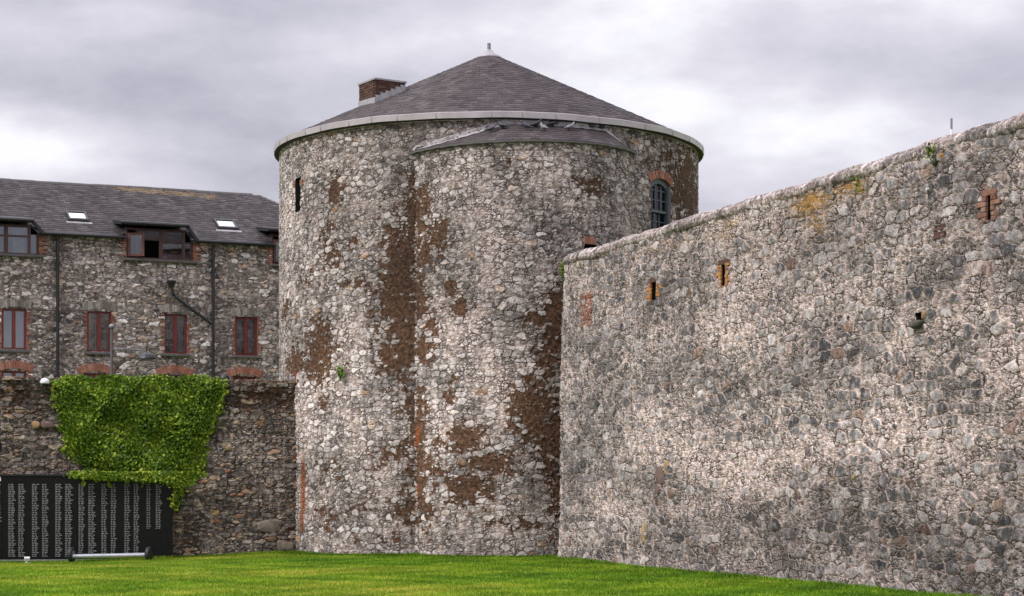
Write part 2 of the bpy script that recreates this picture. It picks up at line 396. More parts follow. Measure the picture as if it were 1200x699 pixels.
M['low'] = masonry('low_wall_rubble', 0.34, 0.125, [(0.0, (0.10, 0.086, 0.078)), (0.4, (0.19, 0.166, 0.15)), (0.7, (0.28, 0.246, 0.222)), (0.88, (0.36, 0.29, 0.215)), (1.0, (0.32, 0.19, 0.125))],
                   (0.21, 0.175, 0.152), jw=(0.0, 0.07), big=0.66, disp=0.05, joint_dark=0.9, dark_w=0.09, bloom=0.35)
M['house'] = masonry('house_rubble', 0.38, 0.15, [(0.0, (0.14, 0.124, 0.115)), (0.35, (0.26, 0.232, 0.215)), (0.62, (0.36, 0.322, 0.302)), (0.75, (0.40, 0.30, 0.22)), (0.84, (0.50, 0.46, 0.435)), (1.0, (0.62, 0.58, 0.56))],
                     (0.29, 0.245, 0.222), jw=(0.0, 0.07), big=0.62, disp=0.035, joint_dark=0.85, dark_w=0.08, bloom=0.38)
M['coping'] = masonry('coping_stone', 0.15, 0.42, [(0.0, (0.20, 0.178, 0.168)), (0.5, (0.34, 0.30, 0.285)), (1.0, (0.47, 0.43, 0.415))],
                      (0.36, 0.30, 0.28), jw=(0.0, 0.10), big=0.5, disp=0.022, joint_dark=0.8, dark_w=0.08, bloom=0.4, warp=0.06)
M['slate'] = slate('tower_slate', 0.24, (0.049, 0.037, 0.038))
M['slate_house'] = slate('house_slate', 0.24, (0.050, 0.042, 0.042), 0.4)
M['lead'] = plain('lead_sheet', (0.30, 0.285, 0.30), 0.5, 0.0, 0.25, 3.0, 0.15)
M['fascia'] = plain('pale_gutter', (0.45, 0.41, 0.43), 0.5, 0.0, 0.18, 1.3, 0.05)
M['fascia_dark'] = plain('gutter_joint', (0.27, 0.24, 0.25), 0.6)
M['dark'] = plain('dark_void', (0.012, 0.011, 0.011), 0.95)
M['brick_red'] = brickmat('red_brick', (0.20, 0.075, 0.05), (0.31, 0.155, 0.11), (0.26, 0.21, 0.19))
M['brick_pale'] = brickmat('pale_red_brick', (0.25, 0.095, 0.065), (0.40, 0.20, 0.145), (0.34, 0.27, 0.24))
M['brick_brown2'] = brickmat('weathered_brick', (0.14, 0.06, 0.042), (0.24, 0.13, 0.09), (0.22, 0.17, 0.15))
M['brick_orange'] = brickmat('orange_lichen_brick', (0.26, 0.10, 0.05), (0.40, 0.20, 0.07), (0.30, 0.20, 0.13))
M['brick_brown'] = brickmat('brown_brick', (0.058, 0.030, 0.024), (0.125, 0.070, 0.052), (0.16, 0.13, 0.115))
M['voussoir'] = brickmat('grey_arch_stone', (0.12, 0.105, 0.095), (0.36, 0.325, 0.29))
M['frame_red'] = plain('red_window_paint', (0.15, 0.022, 0.018), 0.4, 0, 0.15)
M['frame_brown'] = plain('brown_window_paint', (0.075, 0.03, 0.022), 0.4, 0, 0.15)
M['frame_blue'] = plain('blue_grey_window_paint', (0.055, 0.072, 0.085), 0.45, 0, 0.15)
M['black'] = plain('black_metal', (0.014, 0.014, 0.016), 0.45, 0, 0.2)
M['slab'] = plain('slate_sill', (0.10, 0.095, 0.092), 0.7, 0, 0.2)
M['white'] = plain('white_paint', (0.75, 0.75, 0.76), 0.35, 0, 0.05)
M['steel'] = plain('brushed_steel', (0.5, 0.51, 0.53), 0.4, 0.8, 0.08)
M['greymetal'] = plain('grey_metal', (0.2, 0.2, 0.21), 0.5, 0.3, 0.15)
M['postmetal'] = plain('weathered_post_metal', (0.10, 0.10, 0.105), 0.7, 0, 0.2)
M['concrete'] = plain('concrete', (0.2, 0.195, 0.195), 0.9, 0, 0.2, 4.0, 0.3)
M['granite'] = plain('polished_black_granite', (0.008, 0.008, 0.0085), 0.3, 0, 0.3, 9.0, 0, 0.18)
M['letters'] = plain('engraved_letters', (0.24, 0.235, 0.235), 0.8, 0, 0.35, 30.0)
M['rubber'] = plain('black_rubber', (0.018, 0.018, 0.02), 0.6)
M['curtain_cloth'] = plain('curtain_cloth', (0.6, 0.58, 0.56), 0.9, 0, 0.1)
M['pink_cloth'] = plain('pink_cloth', (0.6, 0.16, 0.32), 0.9)
M['room'] = plain('dim_room', (0.05, 0.048, 0.05), 0.9)
M['stem'] = plain('woody_stem', (0.10, 0.06, 0.035), 0.9)
M['rust'] = plain('rust_iron', (0.26, 0.085, 0.03), 0.9, 0, 0.35, 9.0, 0.4)
def glassmat(name, tint, refl):
    m, t = newmat(name)
    fr = t.n('ShaderNodeFresnel', {'IOR': 1.5}).outputs[0]
    co = t.n('ShaderNodeTexCoord').outputs['Object']
    bu = t.n('ShaderNodeBump', {'Strength': 0.03, 'Distance': 0.05, 'Height': t.noise(co, 1.2, 2.0).outputs[0]}).outputs[0]
    a = t.n('ShaderNodeBsdfTransparent', {'Color': (*tint, 1)}); b = t.n('ShaderNodeBsdfGlossy', {'Color': (0.95, 0.96, 1, 1), 'Roughness': 0.03, 'Normal': bu})
    mx = t.n('ShaderNodeMixShader', {0: t.m('ADD', fr, refl, clamp=True), 1: a.outputs[0], 2: b.outputs[0]})
    t.n('ShaderNodeOutputMaterial', {'Surface': mx.outputs[0]}); return m
M['glass'] = glassmat('window_glass', (0.7, 0.74, 0.76), 0.10)
M['dimglass'] = glassmat('old_window_glass', (0.6, 0.66, 0.7), 0.0)
M['skyglass'] = glassmat('skylight_glass', (0.5, 0.5, 0.5), 0.75)
def leafmat(name, c1, c2, c3, trans=0.25):
    m, t = newmat(name)
    at = t.n('ShaderNodeAttribute', attribute_name='mark'); a, b, _ = t.sep(at.outputs['Vector'])
    c = t.ramp(a, [(0.0, c1), (0.55, c2), (1.0, c3)])
    k = t.m('MULTIPLY_ADD', b, 0.7, 0.65); c = t.mix(1.0, c, t.comb(k, k, k), 'MULTIPLY')
    pr = t.n('ShaderNodeBsdfPrincipled', {'Base Color': c, 'Roughness': 0.55, 'Specular IOR Level': 0.3})
    tr = t.n('ShaderNodeBsdfTranslucent', {'Color': c})
    mx = t.n('ShaderNodeMixShader', {0: trans, 1: pr.outputs[0], 2: tr.outputs[0]})
    t.n('ShaderNodeOutputMaterial', {'Surface': mx.outputs[0]}); return m
M['ivy'] = leafmat('ivy_leaf', (0.03, 0.075, 0.007), (0.13, 0.225, 0.012), (0.36, 0.43, 0.04))
M['blade'] = leafmat('grass_blade', (0.085, 0.20, 0.008), (0.195, 0.34, 0.012), (0.46, 0.41, 0.06), 0.35)

# ------------------------------------------------------------------ ground
def ground():
    xs = np.unique(np.concatenate([np.linspace(-3000, -60, 20), np.linspace(-60, 40, 126), np.linspace(40, 3000, 20)]))
    ys = np.unique(np.concatenate([np.linspace(-800, 0, 10), np.linspace(0, 100, 126), np.linspace(100, 6000, 24)]))
    X, Y = np.meshgrid(xs, ys); P = np.stack([X.ravel(), Y.ravel(), gz(X.ravel(), Y.ravel())], 1)
    i = np.arange(len(P)).reshape(X.shape); Fq = np.stack([i[:-1, :-1], i[:-1, 1:], i[1:, 1:], i[1:, :-1]], -1).reshape(-1, 4)
    m, t = newmat('lawn_turf'); co = t.n('ShaderNodeTexCoord').outputs['Object']
    a = t.noise(co, 0.35, 5.0, 0.6).outputs[0]; b = t.noise(co, 4.0, 5.0, 0.7).outputs[0]; f = t.noise(co, 45.0, 3.0, 0.7).outputs[0]
    c = t.ramp(t.m('MULTIPLY_ADD', t.m('SUBTRACT', b, 0.5), 0.5, a), [(0.3, (0.07, 0.15, 0.012)), (0.5, (0.12, 0.21, 0.016)), (0.7, (0.28, 0.26, 0.05))])
    gy = t.sep(co)[1]; c = t.mix(t.ss(gy, 24.0, 23.0), c, (0.25, 0.235, 0.22))          # unseen grey ground added before the lawn to cut its green bounce
    k = t.ss(f, 0.2, 0.8, 0.5, 1.4); c = t.mix(1.0, c, t.comb(k, k, k), 'MULTIPLY')
    bu = t.n('ShaderNodeBump', {'Strength': 0.8, 'Distance': 0.04, 'Height': f})
    pr = t.n('ShaderNodeBsdfPrincipled', {'Base Color': c, 'Roughness': 0.9, 'Specular IOR Level': 0.15, 'Normal': bu.outputs[0]})
    t.n('ShaderNodeOutputMaterial', {'Surface': pr.outputs[0]})
    o = link('lawn', np_mesh('lawn', P, Fq), m, None, True); tag(o, kind='structure')
ground()

# ------------------------------------------------------------------ round tower
ZT = 12.15
tower = thing('round_tower', (MAIN.c[0], MAIN.c[1], 0), 'round rubble stone tower with brown patches, conical slate roof and a curved front bulge', 'tower')
win_u, _ = MAIN.uv(773, 240)
WZ0, WZ1 = MAIN.uv(773, 275)[1], MAIN.uv(773, 208)[1]
wu0, wu1 = MAIN.uv(762.5, 240)[0], MAIN.uv(785, 240)[0]
sl_u0, sl_u1 = MAIN.uv(346.8, 230)[0], MAIN.uv(352.2, 230)[0]; sl_v0, sl_v1 = MAIN.uv(349, 248)[1], MAIN.uv(349, 209)[1]
main_st = px_blobs(MAIN, [(391, 226, 8, 14, .8), (383, 267, 6, 14, .7), (389, 300, 8, 14, .75), (413, 286, 6, 8, .6), (420, 334, 12, 6, .7), (376, 405, 13, 24, .95), (345, 424, 9, 16, .8),
    (369, 432, 10, 14, .9), (468, 345, 17, 60, 1.0), (474, 400, 14, 38, 1.0), (458, 420, 14, 14, .9), (484, 252, 7, 30, .95), (476, 300, 10, 30, .9), (335, 364, 5, 10, .7), (486, 490, 5, 60, .8), (480, 478, 9, 8, .8),
    (379, 473, 5, 8, .65), (387, 547, 12, 16, .5), (468, 529, 14, 10, .6), (440, 545, 12, 10, .5), (479, 599, 14, 14, .75), (420, 590, 14, 14, .45), (385, 604, 14, 10, .5), (484, 560, 6, 30, .7), (375, 620, 14, 6, .45), (806, 222, 16, 34, .9), (800, 190, 12, 10, .5), (432, 632, 25, 6, .45), (360, 330, 10, 26, .35), (440, 380, 10, 20, .5), (455, 300, 8, 20, .5)], 1.15)
lobe_st = px_blobs(LOBE, [(515, 276, 9, 15, .9), (493, 245, 8, 20, .95), (495, 300, 8, 16, .9), (528, 338, 8, 8, .85), (540, 360, 8, 9, .85), (506, 381, 6, 12, .8), (496, 408, 9, 14, .9), (492, 350, 6, 30, .85), (627, 486, 20, 28, 1.0), (646, 512, 13, 36, 1.0),
    (612, 468, 10, 12, .9), (546, 516, 16, 13, .95), (572, 544, 22, 9, .95), (550, 573, 20, 14, .95), (523, 560, 12, 14, .6), (492, 495, 6, 30, .9), (527, 462, 5, 15, .85), (492, 560, 6, 40, .8), (505, 545, 12, 10, .6), (616, 614, 12, 8, .7), (630, 371, 14, 8, .85), (649, 386, 8, 40, .9),
    (640, 420, 12, 16, .85), (693, 219, 12, 9, .75), (653, 570, 6, 40, .8), (595, 190, 5, 4, .6), (500, 600, 9, 14, .6), (536, 176, 5, 3, .5), (580, 610, 16, 6, .45), (600, 545, 20, 14, .45), (520, 520, 16, 14, .5)], 1.15)
rust_m = px_blobs(MAIN, [(355.5, 572, 3, 34, 1.0), (354, 610, 2.5, 14, .9), (347, 438, 3, 4, .8)])
rust_l = px_blobs(LOBE, [(488.5, 512, 2.5, 12, 1.0), (489, 575, 2.0, 8, .8)])
tone_m = [(b[0], b[1], b[2], b[3], b[4]) for b in px_blobs(MAIN, [(375, 480, 50, 60, .24), (430, 470, 60, 70, .24), (400, 600, 60, 60, .12), (340, 260, 16, 90, .16), (430, 195, 40, 16, .08)])]
tone_l = px_blobs(LOBE, [(520, 470, 50, 60, .27), (590, 470, 40, 50, .17), (510, 420, 30, 30, .15), (570, 600, 60, 30, .05), (530, 190, 40, 12, .08)])
top_m = px_blobs(MAIN, [(375, 148 + 14, 20, 4, .5), (440, 145, 40, 4, .55), (520, 140, 40, 3, .6)])
def mk_main(u, v):
    M_ = np.zeros((len(u), 4)); M_[:, 0] = blobs(u, v, main_st); M_[:, 2] = 0.46 + 1.1 * blobs(u, v, tone_m) - 0.10 * smooth(3.0, 6.5, u) - .15 * np.exp(-.5 * ((u + 2.15) / .55) ** 2) * (u < -1.7)  # shade painted into the tone: beside the bulge crease and down the right flank
    M_[:, 1] = 0.55 * blobs(u, v, top_m); M_[:, 3] = blobs(u, v, rust_m); return M_
def mk_lobe(u, v):
    M_ = np.zeros((len(u), 4)); M_[:, 0] = blobs(u, v, lobe_st); M_[:, 2] = 0.47 + .08 * np.exp(-.5 * ((u + 3.0) / .5) ** 2) + 1.2 * blobs(u, v, tone_l) - 0.06 * smooth(0.5, 3.5, u); M_[:, 3] = blobs(u, v, rust_l); return M_  # painted shading: lighter strip at the crease, darker toward the right
def surf_cyl(C):
    return lambda u, v: np.stack([C.c[0] + np.sin(u / C.r) * C.r, C.c[1] - np.cos(u / C.r) * C.r, v], 1)
def inside_lobe(u, v):
    x = MAIN.c[0] + np.sin(u / MAIN.r) * MAIN.r; y = MAIN.c[1] - np.cos(u / MAIN.r) * MAIN.r
    return ~((np.hypot(x - LOBE.c[0], y - LOBE.c[1]) < LOBE.r - 0.25) & (v < 10.9))
half = MAIN.r * math.pi
b_u0, b_u1 = MAIN.uv(683, 284)[0], MAIN.uv(700, 284)[0]
ul = np.unique(np.concatenate([np.linspace(-half, -12, 24), lines(-12, 12, 0.036, (wu0, wu1, sl_u0, sl_u1)), np.linspace(12, half, 24)]))
vl = lines(-0.5, ZT, 0.036, (WZ0, WZ1, sl_v0, sl_v1))
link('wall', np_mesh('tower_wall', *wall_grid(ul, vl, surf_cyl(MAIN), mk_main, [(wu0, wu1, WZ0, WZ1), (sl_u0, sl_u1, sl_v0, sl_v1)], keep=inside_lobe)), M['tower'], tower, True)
lo_u0, lo_u1 = LOBE.uv(684.5, 284)[0], LOBE.uv(698, 284)[0]; lo_v0, lo_v1 = LOBE.uv(690, 300)[1], LOBE.uv(690, 286.5)[1]
ZE = 11.2
mc, lc = MAIN.c[:2], LOBE.c[:2]
def lobe_phi():
    out = []
    for ph in np.linspace(-1.45, 1.45, 160):
        p = lc + (LRO - .03) * np.array([math.sin(ph), -math.cos(ph)])
        if np.hypot(*(p - mc)) > MAIN.r - 0.02: out.append(ph)
    return np.array(out)
PH = lobe_phi()
def wall_r(ph):                                # distance from the bulge's centre to the tower face along ph
    dv = np.stack([np.sin(ph), -np.cos(ph)], 1); q = lc - mc; b = dv @ q; c = q @ q - (MAIN.r - 0.03)**2
    return -b + np.sqrt(b * b - c)
def ze(ph): return ZE - .03 + 0.20 * np.clip((ph - PH[0]) / (PH[-1] - PH[0]), 0, 1)
ul = lines(-4.3, 4.6, 0.034, (lo_u0, lo_u1)); vl = np.linspace(-.05, 1, 335)
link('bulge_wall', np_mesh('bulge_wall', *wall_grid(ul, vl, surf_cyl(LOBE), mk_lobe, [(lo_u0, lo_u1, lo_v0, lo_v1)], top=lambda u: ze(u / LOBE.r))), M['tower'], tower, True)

# cone roof in slate courses
def course_roof(nc, ring, name, mat, parent, mark=None, th=0.014):
    """ring(k, s) -> points and u for course boundary s in 0..nc; every course is a tier whose lower edge stands proud"""
    V = []; UV = []; Fq = []
    for k in range(nc):
        p0, u0 = ring(k); p1, u1 = ring(k + 1.12 if k < nc - 1 else k + 1); n = len(p0)
        nrm = np.array([0, 0, 1.0]); b = len(V) and sum(len(x) for x in V)
        low_ = p0 + nrm * th * 1.6; base = p0 - nrm * 0.004
        V += [base, low_, p1 + nrm * 0.002]; UV += [np.stack([u0, np.full(n, k + 0.02)], 1), np.stack([u0, np.full(n, k + 0.03)], 1), np.stack([u0, np.full(n, k + 0.97)], 1)]
        i = np.arange(n - 1)
        for a in (0, 1): Fq.append(np.stack([b + a * n + i, b + a * n + i + 1, b + (a + 1) * n + i + 1, b + (a + 1) * n + i], 1))
    V = np.concatenate(V); UV = np.concatenate(UV); Fq = np.concatenate(Fq)
    Mk = np.zeros((len(V), 4)) if mark is None else mark(V)
    return link(name, np_mesh(name, V, Fq, UV, Mk), mat, parent)
RE, ZR0, ZAP = 6.52, 12.26, 15.36
NC = 30
def cone_ring(k):
    f = 1 - k / NC; r = 0.1 + (RE - 0.1) * f; th = np.linspace(-math.pi, math.pi, 241)
    z = ZR0 + (ZAP - 0.05 - ZR0) * (1 - f); kk = math.floor(k + 1e-6)
    wob = 0.006 * np.sin(th * 37 + kk * 2.1) + 0.005 * np.sin(th * 91 + kk)
    rr = 0.1 + (RE - 0.1) * (1 - kk / NC)
    return np.stack([MAIN.c[0] + np.sin(th) * r, MAIN.c[1] - np.cos(th) * r, z + wob], 1), th * rr
roof = course_roof(NC, cone_ring, 'roof', M['slate'], tower)
mb = MB(); mb.lathe((MAIN.c[0], MAIN.c[1], 0), [(0.42, ZAP - 0.20), (0.40, ZAP - 0.14), (0.2, ZAP - 0.03), (0.1, ZAP + 0.08), (0.07, ZAP + 0.1)], 20); mb.build('lead_cap', M['lead'], roof, True)
mb = MB(); mb.tube([(MAIN.c[0], MAIN.c[1], ZAP + 0.05), (MAIN.c[0], MAIN.c[1], ZAP + 0.30)], 0.055, 12); mb.build('finial', M['greymetal'], roof)
# pale gutter ring in lengths with joints
mb = MB(); n = 200; base = 0
prof = [(6.44, 12.06), (6.60, 12.10), (6.62, 12.26), (6.585, 12.275), (6.50, 12.20), (6.44, 12.20)]
for j in range(n):
    a = 2 * math.pi * j / n
    for (r, z) in prof: mb.v.append((MAIN.c[0] + math.sin(a) * r, MAIN.c[1] - math.cos(a) * r, z + 0.008 * math.sin(a * 9) + 0.005 * math.sin(a * 23)))
kk = len(prof)
for j in range(n):
    for i in range(1, kk): mb.f.append((j * kk + i, ((j + 1) % n) * kk + i, ((j + 1) % n) * kk + (i + 1) % kk, j * kk + (i + 1) % kk))
gut = mb.build('gutter', M['fascia'], tower)
mb = MB()
for j in range(n):
    a, b = 2 * math.pi * j / n, 2 * math.pi * (j + 1) / n
    q = [(MAIN.c[0] + math.sin(e) * r, MAIN.c[1] - math.cos(e) * r, z) for e, r, z in ((a, 6.36, 12.07), (b, 6.36, 12.07), (b, 6.60, 12.088), (a, 6.60, 12.088))]
    mb.add(q, [(0, 1, 2, 3)])
mb.build('soffit', plain('soffit_painted_shade', (.05, .045, .045), .9), gut)  # gutter underside, its shade put in as a dark colour
mb = MB(); a = -2.2
RC = Cyl(MAIN.c[:2], 6.61)
while a < 2.2:
    MB().pbox(RC, a * 6.61 - 0.011, a * 6.61 + 0.011, 12.10, 12.262, -0.02, 0.008).build('joint_strap', M['fascia_dark'], gut); a += random.uniform(0.11, 0.26)
# sloping roof over the bulge
WR = np.minimum(wall_r(PH), LRO - .02)
NL = 7
def roof_rise(ph):                             # the top edge climbs from the left corner, runs level, drops at the right corner
    f = (ph - PH[0]) / (PH[-1] - PH[0]); return (0.72 - .2 * f) * np.minimum(1.0, np.minimum(f / 0.38, (1 - f) / 0.13))
def lobe_ring(k):
    r = LRO + (WR - LRO) * (k / NL); z = ze(PH) + 0.06 + roof_rise(PH) * (k / NL)
    kk = math.floor(k + 1e-6)
    wob = 0.006 * np.sin(PH * 57 + kk * 2)
    return np.stack([lc[0] + np.sin(PH) * r, lc[1] - np.cos(PH) * r, z + wob], 1), PH * (LRO - 0.1 * kk)
lroof = course_roof(NL, lobe_ring, 'bulge_roof', M['slate'], tower)
p0, _ = lobe_ring(0); p6, _ = lobe_ring(NL)
mb = MB()                                      # underside and eaves edge
for i in range(len(PH) - 1):
    q = [p0[i] - [0, 0, .05], p0[i + 1] - [0, 0, .05], p0[i + 1], p0[i]]; w0 = np.array([lc[0] + math.sin(PH[i]) * (LRO - .23), lc[1] - math.cos(PH[i]) * (LRO - .23), ze(PH[i]) - 0.03]); w1 = np.array([lc[0] + math.sin(PH[i + 1]) * (LRO - .23), lc[1] - math.cos(PH[i + 1]) * (LRO - .23), ze(PH[i + 1]) - 0.03])
    mb.add(q, [(0, 1, 2, 3)]); mb.add([w0, w1, q[1], q[0]], [(0, 1, 2, 3)])
mb.build('eaves_board', M['slab'], lroof)
mb = MB()
dist = np.linalg.norm(p6 - p0, axis=1)
fh = lambda j: .11 * float(smooth(PH[-1] - .12, PH[-1] - .5, PH[j]))
for i in range(len(PH) - 1):
    if PH[i] > PH[-1] - .16: break
    def fl(j):
        out = (p0[j] - p6[j]); L = max(np.linalg.norm(out), 1e-6); out = out / L
        rad = np.array([math.sin(PH[j]), -math.cos(PH[j]), 0])
        return p6[j] + out * min(0.09, L * .5 + .01) + [0, 0, .03], p6[j] + [0, 0, 0.04] + rad * .04, p6[j] + [0, 0, .04 + fh(j)] + rad * 0.045, p6[j] + [0, 0, .04 + fh(j)] - rad * 0.04
    A, B = fl(i), fl(i + 1)
    for a_ in range(3): mb.add([A[a_], B[a_], B[a_ + 1], A[a_ + 1]], [(0, 1, 2, 3)])
mb.build('lead_flashing', plain('pale_lead', (.45, .43, .45), .5, 0, .25, 3), lroof)

# chimney on the cone
def cone_hit(px, py):
    r = ray(px, py); best = None
    for k in np.linspace(50, 62, 6000):
        p = EYEV + r * k; z = ZR0 + (ZAP - ZR0) * (1 - np.hypot(p[0] - MAIN.c[0], p[1] - MAIN.c[1]) / RE)
        if p[2] < z: return p
    return EYEV + r * 59.5
cpt = cone_hit(440, 121)
D = cpt[1]
ex = np.array([0.84, 0.54, 0.0]); ey = np.array([-0.54, 0.84, 0.0])      # right-hand and left-hand edges running back from the near corner
lw, rw = 1.00, 1.0
zt = EYE + (HY - 92.5) / F * D
chim = thing('chimney_anchor', cpt, 'x', 'x'); bpy.data.objects.remove(chim)
ztop = zt
def brick_stack(o, ax, la, ay, la2, z0, z1, name, parent):
    mb = MB(); h = 0.075; z = z0; r = 0
    inner = 0.02
    mb.obox(o + ax * inner + ay * inner + np.array([0, 0, z0 - o[2]]), ax * (la - 2 * inner), ay * (la2 - 2 * inner), np.array([0, 0, z1 - z0 - 0.01]))
    core = mb.build('core', M['concrete'], parent)
    mb = MB()
    while z + h <= z1 + 0.01:
        for (a, L, b) in ((ax, la, ay), (ay, la2, ax)):
            s = -0.11 * (r % 2)
            while s < L:
                s0, s1 = max(s, 0), min(s + 0.215, L)
                if s1 - s0 > 0.03: mb.obox(o + a * s0 + np.array([0, 0, z - o[2]]) + b * random.uniform(0, .012), a * (s1 - s0), b * 0.09, np.array([0, 0, h - 0.012]))
                s += 0.225
        z += h; r += 1
    return core, mb.build(name, M['brick_brown'], parent)
chn = bpy.data.objects.new('chimney', bpy.data.meshes.new('chimney')); bpy.data.objects.remove(chn)
z0c = cpt[2] - 0.55
mb = MB(); inner = 0.02
mb.obox(np.array([cpt[0], cpt[1], z0c]) + ex * inner + ey * inner, ex * (rw - 2 * inner), ey * (lw - 2 * inner), np.array([0, 0, ztop - z0c - 0.02]))
chim = mb.build('chimney', M['concrete'], tower)
mb = MB(); z = z0c; r = 0; h = 0.078
O = np.array([cpt[0], cpt[1], 0.0])
while z + h <= ztop + 0.01:
    for (a_, L, b_) in ((ex, rw, ey), (ey, lw, ex)):
        s = -0.11 * (r % 2)
        while s < L:
            s0, s1 = max(s, 0), min(s + 0.215, L)
            if s1 - s0 > 0.03:
                st = 0.0 if a_ is ex or s0 > 0.1 else 0.1
                mb.obox(O + a_ * max(s0, st) + np.array([0, 0, z]) - b_ * random.uniform(0.002, .014), a_ * (s1 - max(s0, st)), b_ * 0.09, np.array([0, 0, h - 0.012]))
            s += 0.226
    z += h; r += 1
mb.build('brickwork', M['brick_brown'], chim)
mb = MB(); mb.obox(O - ex * .035 - ey * .035 + np.array([0, 0, ztop - .02]), ex * (rw + .07), ey * (lw + .07), np.array([0, 0, .05])); mb.build('capping', M['lead'], chim)
def cone_z(p): return ZR0 + (ZAP - ZR0) * (1 - math.hypot(p[0] - MAIN.c[0], p[1] - MAIN.c[1]) / RE)
mb = MB()
for (a_, L, b_) in ((ex, rw, ey), (ey, lw, ex)):
    nst = 6
    for i in range(nst):
        q0 = O + a_ * (L * i / nst) - b_ * (.024 + .001 * i); q1 = O + a_ * (L * (i + 1) / nst) - b_ * (.024 + .001 * i)
        zl = min(cone_z(q0), cone_z(q1)) - 0.1; zh = max(cone_z(q0), cone_z(q1)) + 0.17
        mb.obox(q0 + [0, 0, zl], q1 - q0, b_ * .02, np.array([0, 0, zh - zl]))
mb.build('stepped_flashing', plain('bright_lead', (0.33, 0.32, 0.335), 0.5, 0, 0.2, 4.0), chim)

# helper: openings
def reveal(P, u0, u1, v0, v1, depth, parent, mat, name='reveal', front=0.0, back=True, backmat=None):
    mb = MB(); A = [P.at(u0, v0, front), P.at(u1, v0, front), P.at(u1, v1, front), P.at(u0, v1, front)]
    B = [P.at(u0, v0, -depth), P.at(u1, v0, -depth), P.at(u1, v1, -depth), P.at(u0, v1, -depth)]
    mb.add(A + B, [(0, 4, 5, 1), (1, 5, 6, 2), (2, 6, 7, 3), (3, 7, 4, 0)] + ([(4, 7, 6, 5)] if back else []))
    return mb.build(name, mat, parent)
def arch_bricks(P, u0, u1, vs, rise, h, o0, o1, n, name, mat, parent, ext=0.06):
    """a segmental arch of n voussoirs springing at vs over u0..u1"""
    mb = MB(); um = (u0 + u1) / 2; hw = (u1 - u0) / 2 + ext; Rr = (hw * hw + rise * rise) / (2 * rise); a0 = math.asin(hw / Rr); cz = vs + rise - Rr
    for i in range(n):
        a1 = -a0 + 2 * a0 * (i + .04) / n; a2 = -a0 + 2 * a0 * (i + .93) / n; dh = random.uniform(-.02, .02); oo = o1 + random.uniform(-.01, .01)
        pts = [(um + math.sin(a) * r, cz + math.cos(a) * r) for r, a in ((Rr, a1), (Rr, a2), (Rr + h + dh, a2), (Rr + h + dh, a1))]
        lo = [P.at(u, v, o0) for u, v in pts]; hi = [P.at(u, v, oo) for u, v in pts]
        mb.add(lo + hi, [(0, 3, 2, 1), (4, 5, 6, 7), (0, 1, 5, 4), (1, 2, 6, 5), (2, 3, 7, 6), (3, 0, 4, 7)])
    return mb.build(name, mat, parent)
def brick_jamb(P, u, side, v0, v1, o0, o1, mat, parent, name='brick_jamb', wlo=.1, whi=.2, h=.075, skip=0.0):
    mb = MB(); v = v0; r = 0
    while v < v1 - .02:
        wd = (whi if r % 2 else wlo) + random.uniform(-.03, .03)
        if random.random() < skip: wd = .025
        a, b = (u, u + wd) if side > 0 else (u - wd, u)
        mb.pbox(P, a, b, v, min(v + h - .012, v1), o0, o1 + random.uniform(-.008, .012)); v += h; r += 1
    return mb.build(name, mat, parent)

# tower sash window
tw = MB(); tw.pbox(MAIN, wu0 + .005, wu1 - .005, WZ0, WZ1 + .10, -.5, -.46); tw = tw.build('sash_window', M['room'], tower)
reveal(MAIN, wu0, wu1, WZ0, WZ1, .45, tw, M['concrete'], 'reveal', .03, False)
arch_bricks(MAIN, wu0, wu1, WZ1 - .20, .17, .24, -.22, .03, 11, 'brick_arch', M['brick_red'], tw, .03)
mb = MB(); fw = .07
ww = wu1 - wu0
mb.pbox(MAIN, wu0, wu0 + fw, WZ0, WZ1 - .10, -.16, -.05); mb.pbox(MAIN, wu1 - fw, wu1, WZ0, WZ1 - .10, -.16, -.05)
nA = 8
for i in range(nA):                            # arched head of the frame
    a = i / nA; b = (i + 1) / nA
    def top_(f): return WZ1 - .2 + .17 * (1 - (2 * f - 1)**2)
    za = min(top_(a), top_(b)); mb.pbox(MAIN, wu0 + ww * a, wu0 + ww * b, za - .14, max(top_(a), top_(b)) + .02, -.16, -.052)
mid = WZ0 + (MAIN.uv(773, 249)[1] - WZ0)
mb.build('frame', M['frame_blue'], tw)
mb = MB()
mb.pbox(MAIN, wu0 + fw, wu1 - fw, mid, mid + .07, -.20, -.07)
for f in (1 / 3, 2 / 3): mb.pbox(MAIN, wu0 + fw + (ww - 2 * fw) * f - .014, wu0 + fw + (ww - 2 * fw) * f + .014, mid + .07, WZ1 - .1, -.15, -.10)
nb = 3
for i in range(1, nb): zb = mid + .07 + (WZ1 - .15 - mid) * i / nb; mb.pbox(MAIN, wu0 + fw, wu1 - fw, zb - .014, zb + .014, -.149, -.099)
for f in (1 / 3, 2 / 3): mb.pbox(MAIN, wu0 + fw + (ww - 2 * fw) * f - .014, wu0 + fw + (ww - 2 * fw) * f + .014, WZ0, mid, -.171, -.145)
mb.pbox(MAIN, wu0 + fw, wu1 - fw, mid - .26, mid - .235, -.170, -.144)
mb.build('glazing_bars', M['frame_blue'], tw)
mb = MB(); mb.pbox(MAIN, wu0 + fw, wu1 - fw, mid + .05, WZ1 - .1, -.132, -.126); mb.build('pane', M['dimglass'], tw)
mb = MB(); mb.pbox(MAIN, wu0 + fw, wu1 - fw, WZ0, mid + .03, -.182, -.176); mb.build('pane', M['dimglass'], tw)
mb = MB(); mb.pbox(MAIN, wu0 + fw, wu1 - fw, mid + .2, WZ1 - .1, -.30, -.29); mb.build('blind', plain('grey_blind', (0.16, 0.19, 0.21), .9), tw)
